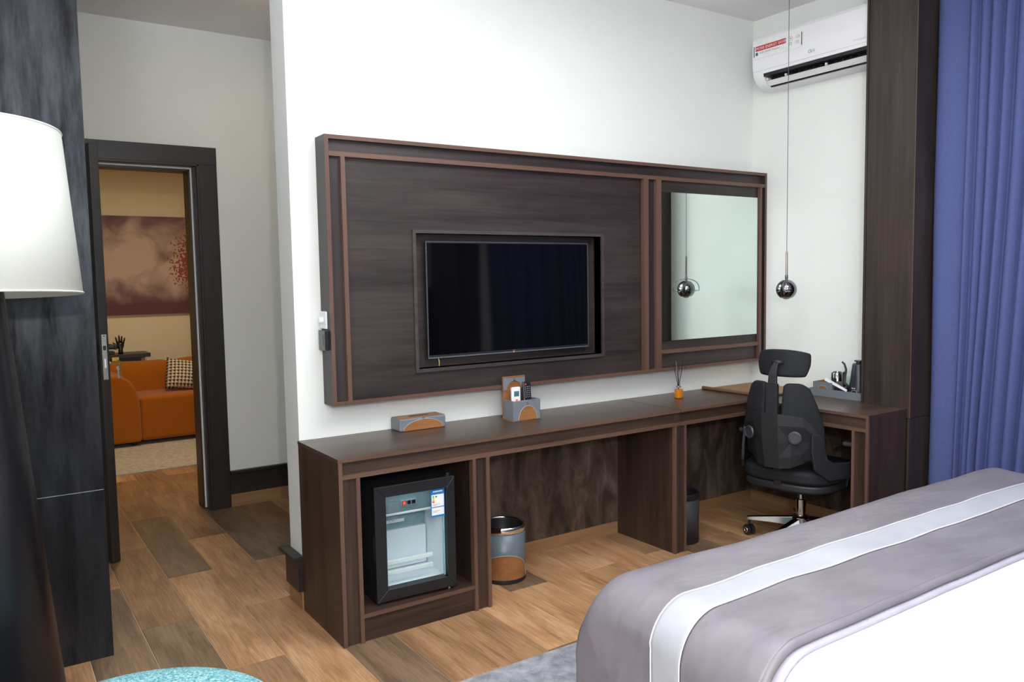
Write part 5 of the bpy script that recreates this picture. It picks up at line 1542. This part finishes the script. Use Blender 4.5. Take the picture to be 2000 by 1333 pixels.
# painting
pt = thing('painting', 'large mauve landscape painting with red foliage on the living room wall', 'painting', (0.50, YF - 0.02, 1.137))
pm, nt, b_ = new_mat('painted_canvas')
tcn = N(nt, 'ShaderNodeTexCoord')
n1 = N(nt, 'ShaderNodeTexNoise'); n1.inputs['Scale'].default_value = 2.6; n1.inputs['Detail'].default_value = 6; n1.inputs['Distortion'].default_value = 0.5
nt.links.new(tcn.outputs['Object'], n1.inputs['Vector'])
sx = N(nt, 'ShaderNodeSeparateXYZ'); nt.links.new(tcn.outputs['Object'], sx.inputs[0])
# local z 0..0.97 ; pale centre, dark top and bottom
zf = mth('ABSOLUTE', mth('SUBTRACT', mth('DIVIDE', sx.outputs['Z'], 0.97), 0.50))
val = mth('SUBTRACT', mth('MULTIPLY', n1.outputs['Fac'], 1.25), mth('MULTIPLY', zf, 0.75))
rp = ramp(nt, [(0.05, lin(78, 52, 64)), (0.30, lin(118, 88, 94)), (0.56, lin(182, 158, 146))])
nt.links.new(val, rp.inputs['Fac'])
n2 = N(nt, 'ShaderNodeTexNoise'); n2.inputs['Scale'].default_value = 46; n2.inputs['Detail'].default_value = 4
nt.links.new(tcn.outputs['Object'], n2.inputs['Vector'])
# foliage: right side blob
dx = mth('SUBTRACT', sx.outputs['X'], 0.36); dz = mth('SUBTRACT', sx.outputs['Z'], 0.52)
dist_ = mth('SQRT', mth('ADD', mth('MULTIPLY', dx, dx), mth('MULTIPLY', mth('MULTIPLY', dz, dz), 0.8)))
leaf = mth('GREATER_THAN', mth('SUBTRACT', mth('ADD', n2.outputs['Fac'], 0.20), mth('MULTIPLY', dist_, 1.35)), 0.36)
gm = N(nt, 'ShaderNodeMapRange')
gm.inputs['From Min'].default_value = 0.26
gm.inputs['From Max'].default_value = 0.17
nt.links.new(mth('ADD', sx.outputs['Z'], mth('MULTIPLY', n1.outputs['Fac'], 0.14)), gm.inputs['Value'])
ground = gm.outputs['Result']
mx1 = N(nt, 'ShaderNodeMix'); mx1.data_type = 'RGBA'
nt.links.new(leaf, mx1.inputs[0]); nt.links.new(rp.outputs['Color'], mx1.inputs[6]); mx1.inputs[7].default_value = lin(132, 62, 48)
mx2 = N(nt, 'ShaderNodeMix'); mx2.data_type = 'RGBA'
nt.links.new(ground, mx2.inputs[0]); nt.links.new(mx1.outputs[2], mx2.inputs[6]); mx2.inputs[7].default_value = lin(92, 50, 58)
nt.links.new(mx2.outputs[2], b_.inputs['Base Color']); b_.inputs['Roughness'].default_value = 0.7
obj('canvas', bx(-0.42, 1.42, YF - 0.035, YF - 0.002, 1.137, 2.108), pm, pt)

# ------------------------------------------------------------------ lamps added out of view for fill light
cl_ = thing('fill_ceiling_lamp', 'square white panel lamp added on the bedroom ceiling for fill light', 'lamp', (FILL_LAMP_POS[0], FILL_LAMP_POS[1], 2.90))
obj('housing', bx(FILL_LAMP_POS[0] - 0.78, FILL_LAMP_POS[0] + 0.78, FILL_LAMP_POS[1] - 0.78, FILL_LAMP_POS[1] + 0.78, 2.90, H), M['white'], cl_, bevel=0.005)
GX, GY, GZ = -1.14, -3.78, 1.755  # added globe stands in for a flash above the camera
wl = thing('fill_pendant', 'small glowing globe pendant added behind the camera in place of a flash', 'lamp', (GX, GY, GZ - 0.035))
obj('wire', tube(B(), [(GX, GY, GZ + 0.05), (GX, GY, H)], 0.0016, 8), M['black'], wl)
obj('socket', lathe(B(), [(0, GZ + 0.034), (0.012, GZ + 0.034), (0.012, GZ + 0.06), (0, GZ + 0.06)], GX, GY, 16), M['black'], wl)
obj('globe', lathe(B(), [(0, GZ - 0.035)] + [(0.035 * math.sin(math.pi * i / 12), GZ - 0.035 * math.cos(math.pi * i / 12)) for i in range(1, 12)] + [(0, GZ + 0.035)], GX, GY, 24), emit_mat('fill_globe_light', (1.0, 0.96, 0.91, 1), 2300.0), wl, smooth=True)

ul = thing('fill_uplighter', 'slim black floor lamp added left of the camera for fill light', 'lamp', (UP_POS[0], UP_POS[1], 0))
obj('foot_plate', lathe(B(), [(0, 0), (0.13, 0), (0.13, 0.012), (0.02, 0.02), (0, 0.02)], 0, 0, 32), M['black'], ul, local=True)
obj('pole', lathe(B(), [(0, 0.018), (0.011, 0.018), (0.011, UP_POS[2] - 0.09), (0, UP_POS[2] - 0.09)], 0, 0, 16), M['black'], ul, local=True)
obj('bowl', lathe(B(), [(0, UP_POS[2] - 0.09), (0.05, UP_POS[2] - 0.085), (0.12, UP_POS[2] - 0.045), (0.175, UP_POS[2] + 0.030), (0.170, UP_POS[2] + 0.030), (0.115, UP_POS[2] - 0.035), (0.045, UP_POS[2] - 0.072), (0, UP_POS[2] - 0.075)], 0, 0, 40), M['black'], ul, local=True, smooth=True)
obj('lamp_disc', lathe(B(), [(0, UP_POS[2] - 0.02), (0.115, UP_POS[2] - 0.02), (0.115, UP_POS[2]), (0, UP_POS[2])], 0, 0, 32), M['white'], ul, local=True)
